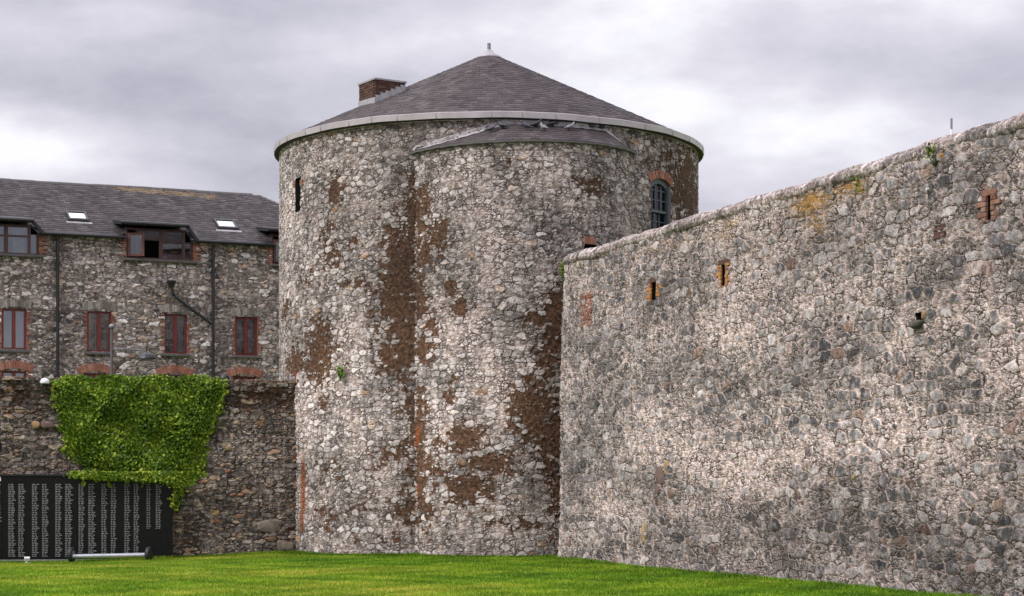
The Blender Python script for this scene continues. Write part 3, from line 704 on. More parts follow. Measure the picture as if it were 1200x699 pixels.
# narrow slit with its bricks, left side of the tower
sl = reveal(MAIN, sl_u0, sl_u1, sl_v0, sl_v1, .5, tower, M['dark'], 'slit', .02)
mb = MB()
for side, u in ((-1, sl_u0), (1, sl_u1)): 
    for k in range(2): MB().pbox(MAIN, *((u - .2 + .05 * k, u - .01) if side < 0 else (u + .01, u + .17 + .05 * k)), sl_v1 - .16 - .08 * k, sl_v1 - .09 - .08 * k, -.05, .035).build('brick', M['brick_red'], sl)
# low square opening just above the curtain wall
op = reveal(LOBE, lo_u0, lo_u1, lo_v0, lo_v1, .5, tower, M['dark'], 'small_opening', .02)
mb = MB()
for k in range(4): mb.pbox(LOBE, lo_u0 - .02 + k * .1, lo_u0 + .07 + k * .1, lo_v1 + .0, lo_v1 + .2 - .03 * (k % 2), -.05, .055)
mb.build('brick_lintel', M['brick_red'], op)

# ------------------------------------------------------------------ curtain wall
LC = 30.0                                     # visible length along the wall, then on beyond the frame
def ctop_prof():
    us, zs = [-0.0], []
    pts = [(664, 300), (700, 290), (760, 272), (820, 253), (900, 230), (1000, 200), (1100, 168), (1195, 139)]
    uu, zz_ = zip(*[CURT.uv(x, y + 7, -0.12) for x, y in pts])
    return np.array(uu), np.array(zz_)
cu, cz_ = ctop_prof()
def ctop(u):
    z = np.interp(u, cu, cz_) + 0.015 * np.sin(u * 1.7) + 0.01 * np.sin(u * 4.3 + 1)
    return np.where(u < cu[0], cz_[0], z) - 0.10 * smooth(0.35, 0.0, u)
print('curtain top', cz_)
curt = thing('curtain_wall', CURT.at(11, 0), 'long curtain wall of grey stones in pale mortar running from the tower to the right', 'wall')
BAT = 0.15
slits = [(768.5, 340, 12, 28), (847, 321, 12, 32), (1160, 242, 14, 36)]
holes = []; slit_data = []
for (x, y, wx, hy) in slits:
    u0, v0 = CURT.uv(x - 2.9, y + hy / 2 - 2, -.13); u1, v1 = CURT.uv(x + 2.9, y - hy / 2 + 4, -.13)
    holes.append((u0, u1, v0, v1)); slit_data.append((u0, u1, v0, v1))
hu0, hv0 = CURT.uv(1075, 379, -.1); hu1, hv1 = CURT.uv(1084, 366, -.1); holes.append((hu0, hu1, hv0, hv1))
lich_c = px_blobs(CURT, [(943, 238, 20, 13, .75), (988, 218, 20, 9, .65), (925, 243, 10, 6, .6), (1000, 222, 8, 8, .6), (850, 262, 10, 8, .4), (765, 290, 20, 5, .35), (843, 275, 10, 10, .4), (1096, 183, 4, 4, .7), (950, 262, 12, 16, .5), (740, 300, 10, 5, .3), (800, 285, 14, 6, .3)])
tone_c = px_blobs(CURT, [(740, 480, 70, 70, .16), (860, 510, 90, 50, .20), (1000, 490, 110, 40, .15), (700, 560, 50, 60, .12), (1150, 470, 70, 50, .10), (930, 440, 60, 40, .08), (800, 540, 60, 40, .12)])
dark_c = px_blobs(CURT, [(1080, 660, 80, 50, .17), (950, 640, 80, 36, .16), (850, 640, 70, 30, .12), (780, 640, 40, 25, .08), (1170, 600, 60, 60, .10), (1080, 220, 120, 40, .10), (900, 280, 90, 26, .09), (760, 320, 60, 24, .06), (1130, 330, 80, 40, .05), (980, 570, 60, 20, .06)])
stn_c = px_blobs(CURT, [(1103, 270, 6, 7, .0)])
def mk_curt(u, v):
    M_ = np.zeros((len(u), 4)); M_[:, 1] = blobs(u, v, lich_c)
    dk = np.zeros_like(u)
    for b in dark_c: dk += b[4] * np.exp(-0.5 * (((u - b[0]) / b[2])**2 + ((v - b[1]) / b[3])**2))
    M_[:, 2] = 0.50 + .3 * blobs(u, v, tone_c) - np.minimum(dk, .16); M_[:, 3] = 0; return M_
def c_off(u, v): return -BAT * float(np.clip(v / 7.9, 0, 1)) + 0.03 * math.sin(u * 0.9 + v * 0.4) + 0.02 * math.sin(u * 2.3 - v)
def surf_curt(u, v):
    k = 1 - np.clip(v / 7.9, 0, 1)
    off = -BAT + BAT * k - 0.15 * smooth(0.3, 0.0, u) ** 2 - 0.1 * smooth(.12, 0, u)
    wav = 0.03 * np.sin(u * 0.9 + v * 0.4) + 0.02 * np.sin(u * 2.3 - v)
    return CURT.P0 + np.outer(u, CURT.d) + np.outer(off + wav, CURT.n) + np.outer(v, [0, 0, 1])
ul = np.unique(np.concatenate([lines(0, 27, 0.034, [h for q in holes for h in q[:2]]), np.linspace(27, 42, 60)]))
vn = np.linspace(-0.06, 1, 244)
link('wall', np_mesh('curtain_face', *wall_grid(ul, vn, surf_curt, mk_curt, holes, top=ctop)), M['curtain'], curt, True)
# return face at its end, and the mass behind the face
e0 = CURT.at(0, 0); e1 = np.array([1.36, 54.6, 0])
RET = Plane(e1[:2], (e0[:2] - CURT.n[:2] * 0.0))
Lr = float(np.linalg.norm(e1 - e0))
def surf_ret(u, v):
    P = RET.P0 + np.outer(u, RET.d) + np.outer(v, [0, 0, 1]); k = 1 - np.clip(v / 7.9, 0, 1)
    return P + np.outer((-BAT + BAT * k - .25) * smooth(.0, Lr, u), CURT.n)
link('end_face', np_mesh('curtain_end', *wall_grid(lines(0, Lr, 0.06), np.linspace(-.06, 1, 130), surf_ret, lambda u, v: np.tile([0, 0, .45, 0], (len(u), 1)).astype(float), top=lambda u: np.full_like(u, float(ctop(np.array([0.0]))[0])))), M['curtain'], curt, True)
mb = MB()
a_, b_ = CURT.at(0.1, -.5, -.7), CURT.at(42, -.5, -.7)
mb.add([a_, b_, b_ - CURT.n * .8, a_ - CURT.n * .8] + [p + np.array([0, 0, 8.0]) for p in (a_, b_, b_ - CURT.n * .8, a_ - CURT.n * .8)], [(0, 3, 2, 1), (4, 5, 6, 7), (0, 1, 5, 4), (1, 2, 6, 5), (2, 3, 7, 6), (3, 0, 4, 7)])
mb.build('backing', M['concrete'], curt)
# rounded coping
CW = 1.6
def surf_cop(u, v):
    prof_v = np.array([0, .10, .22, .42, .8, CW - .3, CW]); prof_o = np.array([.0, .055, .05, -.08, -.45, -CW + .5, -CW + .2]); prof_z = np.array([-.03, .03, .13, .24, .30, .28, -.1])
    o = np.interp(v, prof_v, prof_o) - BAT - 0.25 * smooth(.3, 0, u) ; z = np.interp(v, prof_v, prof_z) + ctop(u) - .03
    return CURT.P0 + np.outer(u, CURT.d) + np.outer(o, CURT.n) + np.outer(z, [0, 0, 1])
link('coping', np_mesh('coping', *wall_grid(np.unique(np.concatenate([lines(-.12, 27, .04), np.linspace(27, 42, 50)])), lines(0, CW, .035), surf_cop,
     lambda u, v: np.stack([0 * u, .25 * blobs(u, v, [(4, .1, 3, .08, .8), (13, .1, 2, .1, 1.2)]), 0 * u + .47, 0 * u], 1))), M['coping'], curt, True)
# slits with brick jambs
for i, (u0, u1, v0, v1) in enumerate(slit_data):
    off = -.11
    class Sh:                                   # plane shifted to the battered face
        def at(s, u, v, o=0.0): return CURT.at(u, v, o + c_off(u, v))
    Q = Sh(); mt = M['brick_brown2'] if i == 2 else M['brick_orange']
    s_ = reveal(Q, u0 - .02, u1 + .02, v0 - .02, v1 + .02, .6, curt, M['dark'], 'arrow_slit', -.02)
    brick_jamb(Q, u0 + .01, -1, v0 - .03, v1, -.012, .025, mt, s_, 'brick_jamb', .13, .27, .085)
    brick_jamb(Q, u1 - .01, 1, v0 - .03, v1, -.012, .025, mt, s_, 'brick_jamb', .12, .25, .085)
    mb = MB(); mb.pbox(Q, u0 - .15, u1 + .12, v1, v1 + .1, -.14, .02); mb.build('lintel', M['brick_brown'] if i < 2 else mt, s_)
off0 = -.10
class Sh2:
    def at(s, u, v, o=0.0): return CURT.at(u, v, o + c_off(u, v))
Q = Sh2()
mb = MB()                                        # blocked loop in red brick
u0, v0 = CURT.uv(678.5, 384, -.1); u1, v1 = CURT.uv(691, 342, -.1); v = v0; r = 0
while v < v1:
    u = u0 + random.uniform(-.03, .03) - (.12 if r % 2 else 0)
    while u < u1:
        a, b = max(u, u0 + random.uniform(0, .05)), min(u + .215, u1)
        if b - a > .05: mb.pbox(Q, a, b, v, v + .066, -.12, + .02 + random.uniform(-.015, .012))
        u += .235
    v += .08; r += 1
mb.build('brick_infill', M['brick_red'], curt)
mb = MB(); u0, v0 = CURT.uv(1096, 281, -.1); u1, v1 = CURT.uv(1110, 262, -.1)
for k in range(5): zz0 = v0 + (v1 - v0) * k / 5; mb.pbox(Q, u0 + random.uniform(-.02, .03), u1 + random.uniform(-.03, .02), zz0, zz0 + (v1 - v0) / 5 - .006, -.1, .02 + random.uniform(-.01, .01))
mb.build('brick_patch', M['brick_brown'], curt)
h_ = reveal(Q, hu0, hu1, hv0, hv1, .6, curt, M['dark'], 'wall_hole', .0)
def rock(c, rx, ry, rz, name, mat, parent, seed=0, ax=None):
    bm = bmesh.new(); bmesh.ops.create_icosphere(bm, subdivisions=3, radius=1)
    rr = random.Random(seed); ph = [rr.uniform(0, 6) for _ in range(6)]
    ax = ax or (np.array([1, 0, 0]), np.array([0, 1, 0]))
    for v_ in bm.verts:
        p = v_.co; f = 1 + .14 * math.sin(3 * p.x + ph[0]) * math.sin(2.5 * p.z + ph[1]) + .08 * math.sin(6 * p.y + ph[2] + 4 * p.x)
        q = np.array([p.x, p.y, p.z]); q = np.sign(q) * np.abs(q) ** .75 * f
        w_ = c + ax[0] * q[0] * rx + ax[1] * q[1] * ry + np.array([0, 0, 1]) * q[2] * rz; v_.co = Vector([float(k) for k in w_])
    me = bpy.data.meshes.new(name); bm.to_mesh(me); bm.free(); return link(name, me, mat, parent, True)
M['stone_dark'] = plain('dark_stone', (0.075, 0.07, 0.055), .9, 0, .4, 9, .5)
M['stone_tan'] = plain('tan_stone', (0.33, 0.22, 0.11), .9, 0, .35, 9, .5)
M['stone_brown'] = plain('brown_stone', (0.15, 0.10, 0.085), .9, 0, .35, 9, .5)
M['stone_dull'] = plain('dull_brown_stone', (0.17, 0.135, 0.11), .9, 0, .45, 7, .5)
M['stone_white'] = plain('pale_stone', (0.5, 0.48, 0.46), .9, 0, .25, 9, .5)
c_ = CURT.at((hu0 + hu1) / 2, hv0 - .03, -.05); rock(c_, .17, .16, .075, 'projecting_stone', M['stone_dark'], h_, 3, (CURT.d, CURT.n))
c_ = CURT.at(hu1 + .07, (hv0 + hv1) / 2 + .03, -.1); rock(c_, .075, .10, .09, 'tan_stone', M['stone_tan'], h_, 5, (CURT.d, CURT.n))
# odd stones that stand out in the wall
for k, (x, y, rx, rz, mt) in enumerate([(776, 557, .27, .22, 'stone_brown'), (783, 548, .12, .17, 'stone_tan'), (772, 575, .2, .17, 'stone_brown'), (757, 625, .14, .24, 'stone_tan'), (889, 462, .10, .12, 'stone_brown'), (948, 531, .11, .10, 'stone_brown'),
                                  (1000, 560, .05, .05, 'stone_tan'), (1142, 668, .15, .1, 'stone_brown'), (1172, 590, .06, .05, 'stone_tan'), (830, 450, .13, .1, 'stone_white'), (818, 463, .12, .1, 'stone_white')]):
    u, v = CURT.uv(x, y, -.05); rock(CURT.at(u, v, c_off(u, v) - .015), rx, .05, rz, 'face_stone', M[mt], curt, 20 + k, (CURT.d, CURT.n))
# drilled holes with white plugs near the top
for (x, y) in ((1096.5, 188), (1092.5, 222)):
    u, v = CURT.uv(x, y, -.13); rock(CURT.at(u, v, c_off(u, v)), .09, .05, .1, 'dark_socket', M['stone_dark'], curt, int(x), (CURT.d, CURT.n))
    mb = MB(); mb.tube([CURT.at(u, v, -.08), CURT.at(u, v, -.02)], .022, 8); mb.build('white_plug', M['white'], curt)

# pole behind the curtain wall
u, v = CURT.uv(1115, 160, -.8)
pole = thing('mast', CURT.at(u, v - .2, -.8), 'short thin grey mast with white lower sleeve standing on top of the curtain wall', 'mast')
b_ = CURT.at(u, v - .3, -.8); mb = MB(); mb.tube([b_, b_ + [0, 0, .42]], .028, 10); mb.build('sleeve', M['white'], pole)
zt_ = EYE + (HY - 139) / F * b_[1]
mb = MB(); mb.tube([b_ + [0, 0, .42], [b_[0], b_[1], zt_]], .02, 10); mb.build('tube', M['greymetal'], pole)

# ------------------------------------------------------------------ low wall
LT = 4.98
loww = thing('low_wall', LOW.at(2, 0), 'dark brown rubble wall beside the tower, half covered with ivy', 'wall')
stn_l = px_blobs(LOW, [(10, 465, 40, 14, .5), (315, 466, 40, 10, .75), (340, 470, 20, 8, .8), (290, 470, 25, 12, .5), (30, 480, 30, 6, .45), (340, 620, 14, 10, .4), (215, 640, 10, 30, .4)])
rust_w = px_blobs(LOW, [(351.5, 560, 3.5, 34, 1.1), (350, 535, 5, 6, 1.0), (352, 600, 3, 18, 1.0)])
tone_w = px_blobs(LOW, [(40, 530, 40, 20, .12), (280, 560, 40, 60, .05), (240, 560, 30, 30, .12)])
def mk_low(u, v):
    M_ = np.zeros((len(u), 4)); M_[:, 0] = blobs(u, v, stn_l); M_[:, 2] = .46 + blobs(u, v, tone_w) - .15 * smooth(4.1, 4.3, v); M_[:, 3] = blobs(u, v, rust_w); return M_
def surf_low(u, v):
    led = 0.04 * smooth(4.68, 4.72, v) + 0.05 * smooth(4.22, 4.2, v) + .05 * smooth(3.4, 3.36, v)
    return LOW.P0 + np.outer(u, LOW.d) + np.outer(led - .09 + .02 * np.sin(u * 1.3 + v), LOW.n) + np.outer(v, [0, 0, 1])
pu0, pv0 = LOW.uv(350.3, 533); pu1, pv1 = LOW.uv(353.8, 528)
qu0, qv0 = LOW.uv(-2, 530); qu1, qv1 = LOW.uv(2, 519)
UEND = 8.72
hol = [(pu0, pu1, pv0, pv1), (qu0, qu1, qv0, qv1)]
link('wall', np_mesh('low_wall_face', *wall_grid(np.unique(np.concatenate([np.linspace(-14, -3, 60), lines(-3, UEND, .034, [q for h in hol for q in h[:2]])])), lines(-.7, LT, .034, [q for h in hol for q in h[2:]]), surf_low, mk_low, hol)), M['low'], loww, True)
for h in hol: reveal(LOW, *h, .5, loww, M['dark'], 'drain_hole', -.03)
mb = MB(); mb.pbox(LOW, -14, UEND - .3, -.7, LT - .03, -.75, -.18); mb.build('backing', M['concrete'], loww)
def surf_lc(u, v):
    pv = np.array([0, .1, .85]); po = np.array([0.0, -.03, -.78]); pz = np.array([-.02, .07, .03])
    return LOW.P0 + np.outer(u, LOW.d) + np.outer(np.interp(v, pv, po) - .03, LOW.n) + np.outer(np.interp(v, pv, pz) + LT + .008 * np.sin(u * 3), [0, 0, 1])
link('coping', np_mesh('low_coping', *wall_grid(lines(-14, UEND, .05), lines(0, .85, .05), surf_lc, lambda u, v: np.stack([.45 + 0 * u, .35 * smooth(5.5, 8, u), .36 + 0 * u, 0 * u], 1))), M['low'], loww, True)
# bricks scattered in the wall
for k, (x, y, mt, rx, rz) in enumerate([(282, 580, 'brick_red', .1, .045), (273, 580, 'brick_red', .1, .045), (267, 552, 'brick_red', .08, .06), (268, 525, 'stone_tan', .1, .09), (213, 603, 'stone_brown', .17, .1), (315, 617, 'stone_dull', .40, .2), (334, 640, 'stone_dull', .26, .16), (274, 609, 'stone_dark', .2, .12), (259, 644, 'stone_tan', .13, .06), (42, 498, 'stone_tan', .11, .1), (55, 498, 'stone_brown', .17, .1), (252, 600, 'stone_tan', .14, .16)]):
    u, v = LOW.uv(x, y); rock(LOW.at(u, v, -.02), rx, .06, rz, 'face_stone', M[mt], loww, 60 + k, (LOW.d, LOW.n))
# cable and camera on the wall
cu_, cv_ = LOW.uv(52, 449)
cc = thing('dome_camera', LOW.at(cu_, cv_, .05), 'white dome security camera on the low wall, left of the ivy', 'security camera')
p = LOW.at(cu_ + .02, cv_, .17)
mb = MB(); mb.tube([LOW.at(cu_ - .12, cv_ + .03, -.1), LOW.at(cu_ - .06, cv_ + .02, .08), p + [0, 0, .05]], .035, 8); mb.build('bracket', M['white'], cc)
mb = MB(); mb.lathe(p, [(.02, .125), (.09, .11), (.125, .05), (.13, 0), (.125, -.03)], 18); mb.build('housing', M['white'], cc, True)
mb = MB(); mb.lathe(p, [(.02, -.115), (.06, -.1), (.085, -.055), (.09, -.03)], 18); dm = mb.build('dome', plain('smoked_dome', (.02, .02, .025), .1), cc, True)

# dark globe lamp on the wall top
lu, lv = LOW.uv(263, 447, -.3); b_ = LOW.at(lu, LT + .02, -.3)
bl = thing('bulkhead_lamp', b_, 'squat dark domed lamp on top of the low wall, right of the ivy', 'lamp')
mb = MB(); mb.lathe(b_, [(.17, 0), (.18, .03), (.17, .05)], 16); mb.build('base', M['black'], bl)
mb = MB(); mb.lathe(b_, [(.155, .05), (.155, .11), (.12, .18), (.06, .22), (.02, .23)], 16); mb.build('hood', M['black'], bl, True)
# lamp post behind the wall with a side arm
def on_Y(px, py, Y): return EYEV + ray(px, py) * Y
YP = 60.0
b_ = on_Y(131, 385, YP); post = thing('lamp_post', (b_[0], b_[1], 0), 'thin grey lamp post with side arm behind the ivy covered wall', 'lamp post')
mb = MB(); mb.tube([(b_[0], b_[1], gz(b_[0], b_[1])), (b_[0], b_[1], b_[2])], .045, 12); mb.build('pole', M['postmetal'], post)
mb = MB(); mb.lathe(b_, [(.05, -.02), (.09, .02), (.095, .06), (.06, .12), (.01, .14)], 14); mb.build('finial', M['greymetal'], post, True)
a1 = on_Y(131, 410, YP); a2 = on_Y(172, 411.5, YP - .3)
mb = MB(); mb.tube([a1, (a1 + a2) / 2 + [0, 0, .03], a2], .03, 10); mb.tube([on_Y(131, 404, YP), a1 + (a2 - a1) * .3], .014, 8); mb.build('arm', M['postmetal'], post)
mb = MB(); mb.tube([a2 + [0, 0, .10], a2 - [0, 0, .12]], .02, 8); mb.lathe(a2, [(.10, -.04), (.24, -.12), (.29, -.19), (.31, -.24)], 16)
hd = mb.build('lamp_head', M['black'], post)
mb = MB(); mb.lathe(a2, [(.18, -.30), (.2, -.26), (.2, -.22)], 16); mb.build('lens', M['greymetal'], hd)

# ------------------------------------------------------------------ memorial
MP = Plane(LOW.at(0, 0, .42)[:2], LOW.at(5, 0, .42)[:2])
mu1, mv1 = MP.uv(202.5, 558); mu0 = -6.2; mvb = MP.uv(202, 655)[1]
mv1 = MP.uv(100, 556)[1]
mem = thing('memorial_wall', MP.at(2, gz(-12, 56)), 'polished black memorial wall engraved with columns of names under the ivy', 'memorial')
seams = [mu0, MP.uv(-90, 600)[0], MP.uv(37, 600)[0] * 0 + MP.uv(0, 600)[0] - .0, MP.uv(91, 600)[0], mu1]
for a, b in zip(seams[:-1], seams[1:]):
    mb = MB(); mb.pbox(MP, a + .003, b - .003, mvb, mv1 - .05, -.22, 0); mb.build('panel', M['granite'], mem, False, .004)
mb = MB(); mb.pbox(MP, mu0, mu1 + .01, mv1 - .05, mv1, -.25, .03); mb.build('top_rail', M['black'], mem, False, .005)
mb = MB(); mb.pbox(MP, mu0, mu1 + .06, mvb - .4, mvb, -.3, .06); mb.build('plinth', M['concrete'], mem, False, .01)
cols = [(9.8, 17, 657, 1.05), (21.5, 28.5, 657, .9), (37.5, 44.5, 657, 1.1), (49.3, 56, 657, .85), (64.8, 72, 656, .95), (76.3, 84, 656, 1.0), (92, 98, 651, .8), (103.5, 111, 651, .95), (118.8, 125, 650, .95), (130, 136, 650, .9), (145.8, 152, 651, .7), (156.8, 162.5, 651, .8), (171.8, 176.5, 619, .75), (182.6, 189, 619, .9), (-6.5, 0.6, 612, .7)] + [(-6.5 - 27.4 * k - o, .6 - 27.4 * k - o, 657, .9) for k in range(0, 5) for o in (12, 27.4)]
for (x0, x1, yb, wk) in cols:
    mb = MB(); u0, vt = MP.uv(x0, 567.5); u1, _ = MP.uv(x1, 567.5); _, vb = MP.uv(x0, min(yb, 652)); pitch = MP.uv(x0, 600)[1] - MP.uv(x0, 602.05)[1]
    v = vt
    while v > vb:
        Lr_ = (u1 - u0) * random.choice([.7, .8, .85, .9, .95, 1.0, 1.15]) * random.uniform(.9, 1.08); u = u0; e = u0 + Lr_; gap = random.uniform(.35, .6)
        hgt = pitch * random.uniform(.40, .5); cut = u0 + Lr_ * random.uniform(.35, .6)
        for (q0, q1) in ((u0, cut - .012), (cut + .012, e)):
            mb.pbox(MP, q0, q1, v - hgt, v, -.002, .003)
        v -= pitch
    mb.build('name_column', M['letters'], mem)
mb = MB(); u0, v0 = MP.uv(-3, 564); u1, v1 = MP.uv(1.0, 559.2); mb.pbox(MP, u0, u1, v0, v1, -.002, .004); mb.build('heading', M['white'], mem)

# ------------------------------------------------------------------ wheeled bar and little floodlight in front of the memorial
BP = Plane(LOW.at(0, 0, 1.15)[:2], LOW.at(5, 0, 1.15)[:2])
ua, _ = BP.uv(84, 653); ub, _ = BP.uv(174.5, 653)
cg = BP.at((ua + ub) / 2, 0); zg = float(gz(cg[0], cg[1]))
wb = thing('wheeled_bar', (cg[0], cg[1], zg), 'long silver bar with a black wheel at each end before the memorial', 'wheeled bar')
wr = .215
mb = MB(); mb.tube([BP.at(ua, zg + .16), BP.at(ub, zg + .19)], .07, 16); mb.build('bar', M['steel'], wb, False)
for ue, s in ((ua, -1), (ub, 1)):
    c0 = BP.at(ue, zg + wr); dd = BP.d * .07 + BP.n * .04
    mb = MB(); k = 20; pr = []
    ax1 = np.array([0, 0, 1.0]); ax2 = BP.n * .93 - BP.d * .36; nrm_ = BP.d * .93 + BP.n * .36
    for (r, o) in ((.12, -.05), (.19, -.06), (wr, -.03), (wr, .03), (.19, .06), (.12, .05)):
        for j in range(k):
            an = 2 * math.pi * j / k; mb.v.append(tuple(c0 + r * (math.cos(an) * ax1 + math.sin(an) * ax2) + nrm_ * o))
    for i in range(6):
        for j in range(k): mb.f.append((i * k + j, i * k + (j + 1) % k, ((i + 1) % 6) * k + (j + 1) % k, ((i + 1) % 6) * k + j))
    wl = mb.build('wheel', M['rubber'], wb)
    mb = MB(); mb.tube([c0 - nrm_ * .055, c0 + nrm_ * .055], .121, 20); mb.build('hub', M['greymetal'] if s < 0 else M['black'], wl)
fp = BP.uv(31, 657); c0 = BP.at(fp[0], 0, -.3); zf = float(gz(c0[0], c0[1]))
fl = thing('floodlight', (c0[0], c0[1], zf), 'small white ground floodlight on the grass at the foot of the memorial', 'floodlight')
mb = MB(); mb.obox(c0 + [-.075, -.02, zf + .08], np.array([.15, .03, 0]), np.array([-.02, .08, .04]), np.array([0.02, -.04, .085])); mb.build('housing', M['white'], fl, False, .012)
mb = MB(); mb.tube([c0 + [-.02, .02, zf - .02], c0 + [-.02, .03, zf + .13]], .02, 8); mb.obox(c0 + [-.06, -.03, zf + .01], (.12, 0, 0), (0, .08, 0), (0, 0, .03)); mb.build('bracket', M['white'], fl)

# ------------------------------------------------------------------ leaves
def leaf_mesh(name, pts, nrm, size, tilt, mark, shape='ivy'):
    n = len(pts)
    rnd = rng.normal(size=(n, 3)); nrm = nrm + tilt * rnd; nrm /= np.linalg.norm(nrm, axis=1, keepdims=True)
    dn = np.tile([0, 0, -1.0], (n, 1)) + .55 * rng.normal(size=(n, 3)); a = dn - nrm * (dn * nrm).sum(1, keepdims=True); a /= np.linalg.norm(a, axis=1, keepdims=True)
    b = np.cross(nrm, a); s = size[:, None]
    # folded leaf: stem, two side lobes, tip; left and right halves as two triangles pairs
    P0 = pts - a * .45 * s; PL = pts - b * .52 * s - a * .12 * s - nrm * .10 * s; PR = pts + b * .52 * s - a * .12 * s - nrm * .10 * s; PT = pts + a * .62 * s - nrm * .15 * s
    ML = pts + a * .2 * s - b * .34 * s - nrm * .06 * s; MR = pts + a * .2 * s + b * .34 * s - nrm * .06 * s; C = pts + nrm * .05 * s
    V = np.stack([P0, PL, ML, PT, MR, PR, C], 1).reshape(-1, 3); o = np.arange(n) * 7
    Fq = np.concatenate([np.stack([o, o + 6, o + 2, o + 1], 1), np.stack([o + 6, o + 3, o + 2, o + 2], 1)[:, :4], np.stack([o, o + 5, o + 4, o + 6], 1)])
    Fq = np.concatenate([np.stack([o + 0, o + 6, o + 1], 1), np.stack([o + 1, o + 6, o + 2], 1), np.stack([o + 2, o + 6, o + 3], 1), np.stack([o + 3, o + 6, o + 4], 1), np.stack([o + 4, o + 6, o + 5], 1), np.stack([o + 5, o + 6, o + 0], 1)])
    return np_mesh(name, V, Fq, None, np.repeat(mark, 7, axis=0))
# ivy outline on the wall in photo columns by row
iy = [441, 448, 460, 480, 500, 520, 535, 548, 554, 559, 562, 566, 570, 578]
il = [76, 66, 68, 70, 73, 77, 84, 98, 96, 84, 110, 202, 204, 205]
ir = [252, 262, 262, 256, 249, 240, 234, 233, 236, 234, 232, 228, 218, 209]
def ivy():
    t_ = thing('ivy', LOW.at(3.5, 3.5, .1), 'thick bright green ivy hanging over the low wall and memorial top', 'ivy')
    N = 34000; y = rng.uniform(440, 594, N); x = rng.uniform(58, 268, N)
    wob = 5 * np.sin(y * .21) + 4 * np.sin(y * .47 + 1) + rng.normal(size=N) * 6
    wob2 = 4 * np.sin(y * .25 + 2) + 3 * np.sin(y * .6) + rng.normal(size=N) * 6
    ok = (x > np.interp(y, iy, il) + wob * .6) & (x < np.interp(y, iy, ir) + wob2 * .6) & (y > 441 + 2.5 * np.sin(x * .13) + rng.normal(size=N) * 1.2)
    x, y = x[ok], y[ok]; n = len(x)
    u, v = np.array([LOW.uv(a, b) for a, b in zip(x, y)]).T
    lump = .5 + .25 * np.sin(u * 2.6 + 1.3 * np.sin(v * 2.1)) + .25 * np.sin(v * 3.7 + u * 1.2 + .8 * np.sin(u * 5))
    edge = np.minimum(np.minimum(x - np.interp(y, iy, il), np.interp(y, iy, ir) - x), y - 440) / 18; edge = np.clip(edge, 0.05, 1)
    depth = (.05 + .34 * lump * edge) * rng.uniform(.1, 1, n) ** .8
    front = y > 553
    depth = np.where(front, np.maximum(depth, .45) * .6 + .32 + rng.uniform(0, .1, n), depth)
    depth = np.where(front & (x > 203), depth * .5, depth)
    P = LOW.P0 + np.outer(u, LOW.d) + np.outer(depth, LOW.n) + np.outer(v, [0, 0, 1])
    nr = np.tile(LOW.n + np.array([0, 0, .55]), (n, 1))
    nr = nr + np.outer(.9 * np.cos(u * 2.6 + 1.3 * np.sin(v * 2.1)), LOW.d) + np.outer(.5 * np.cos(v * 3.7 + u * 1.2), [0, 0, 1])
    mark = np.zeros((n, 4)); mark[:, 0] = np.clip(.4 * rng.uniform(size=n) + .22 + .2 * rng.normal(size=n) + .14 * np.sin(u * 4 + v * 2) * np.sin(v * 5 - u) + .25 * (rng.uniform(size=n) > .9) + .15 * front, 0, 1); mark[:, 1] = .15 + .85 * rng.uniform(size=n)
    link('leaves', leaf_mesh('ivy_leaves', P, nr, rng.uniform(.06, .115, n), .75, mark), M['ivy'], t_)
    # stray shoots: down the panel and along both sides
    sh = []
    for (x0, y0, x1, y1, o) in [(98, 560, 99, 568, .46), (112, 560, 114, 566, .46), (125, 560, 130, 571, .46), (148, 560, 150, 567, .46), (170, 560, 167, 569, .46), (187, 560, 190, 568, .46), (62, 452, 63, 470, .05), (258, 448, 266, 462, .05), (262, 460, 248, 500, .04), (250, 495, 240, 522, .04), (242, 530, 238, 548, .04), (72, 452, 58, 447, .03), (238, 535, 228, 560, .04), (210, 575, 204, 600, .05), (80, 553, 130, 557, .46), (118, 557, 185, 556, .46), (204, 555, 204, 598, .3)]:
        m = int(max(abs(x1 - x0), abs(y1 - y0)) * 2.2)
        for k in range(m):
            f = k / m; sh.append((*LOW.uv(x0 + (x1 - x0) * f + random.gauss(0, 1.2), y0 + (y1 - y0) * f + random.gauss(0, 1.0)), o + random.uniform(0, .06)))
    sh = np.array(sh); P = LOW.P0 + np.outer(sh[:, 0], LOW.d) + np.outer(sh[:, 2], LOW.n) + np.outer(sh[:, 1], [0, 0, 1]); n = len(sh)
    mark = np.zeros((n, 4)); mark[:, 0] = rng.uniform(.4, 1, n); mark[:, 1] = rng.uniform(size=n)
    link('shoots', leaf_mesh('ivy_shoots', P, np.tile(LOW.n + np.array([0, 0, .4]), (n, 1)), rng.uniform(.05, .1, n), .6, mark), M['ivy'], t_)
    mb = MB()
    for (x0, y0, x1, y1) in [(90, 560, 75, 446), (120, 556, 110, 445), (150, 560, 160, 445), (190, 575, 200, 445), (200, 590, 235, 446), (205, 600, 255, 450), (140, 556, 135, 446)]:
        pts = [];
        for k in range(9): f = k / 8; u, v = LOW.uv(x0 + (x1 - x0) * f + random.gauss(0, 3), y0 + (y1 - y0) * f); pts.append(LOW.at(u, v, .04))
        mb.tube(pts, .018, 6)
    mb.build('stems', M['stem'], t_)
ivy()
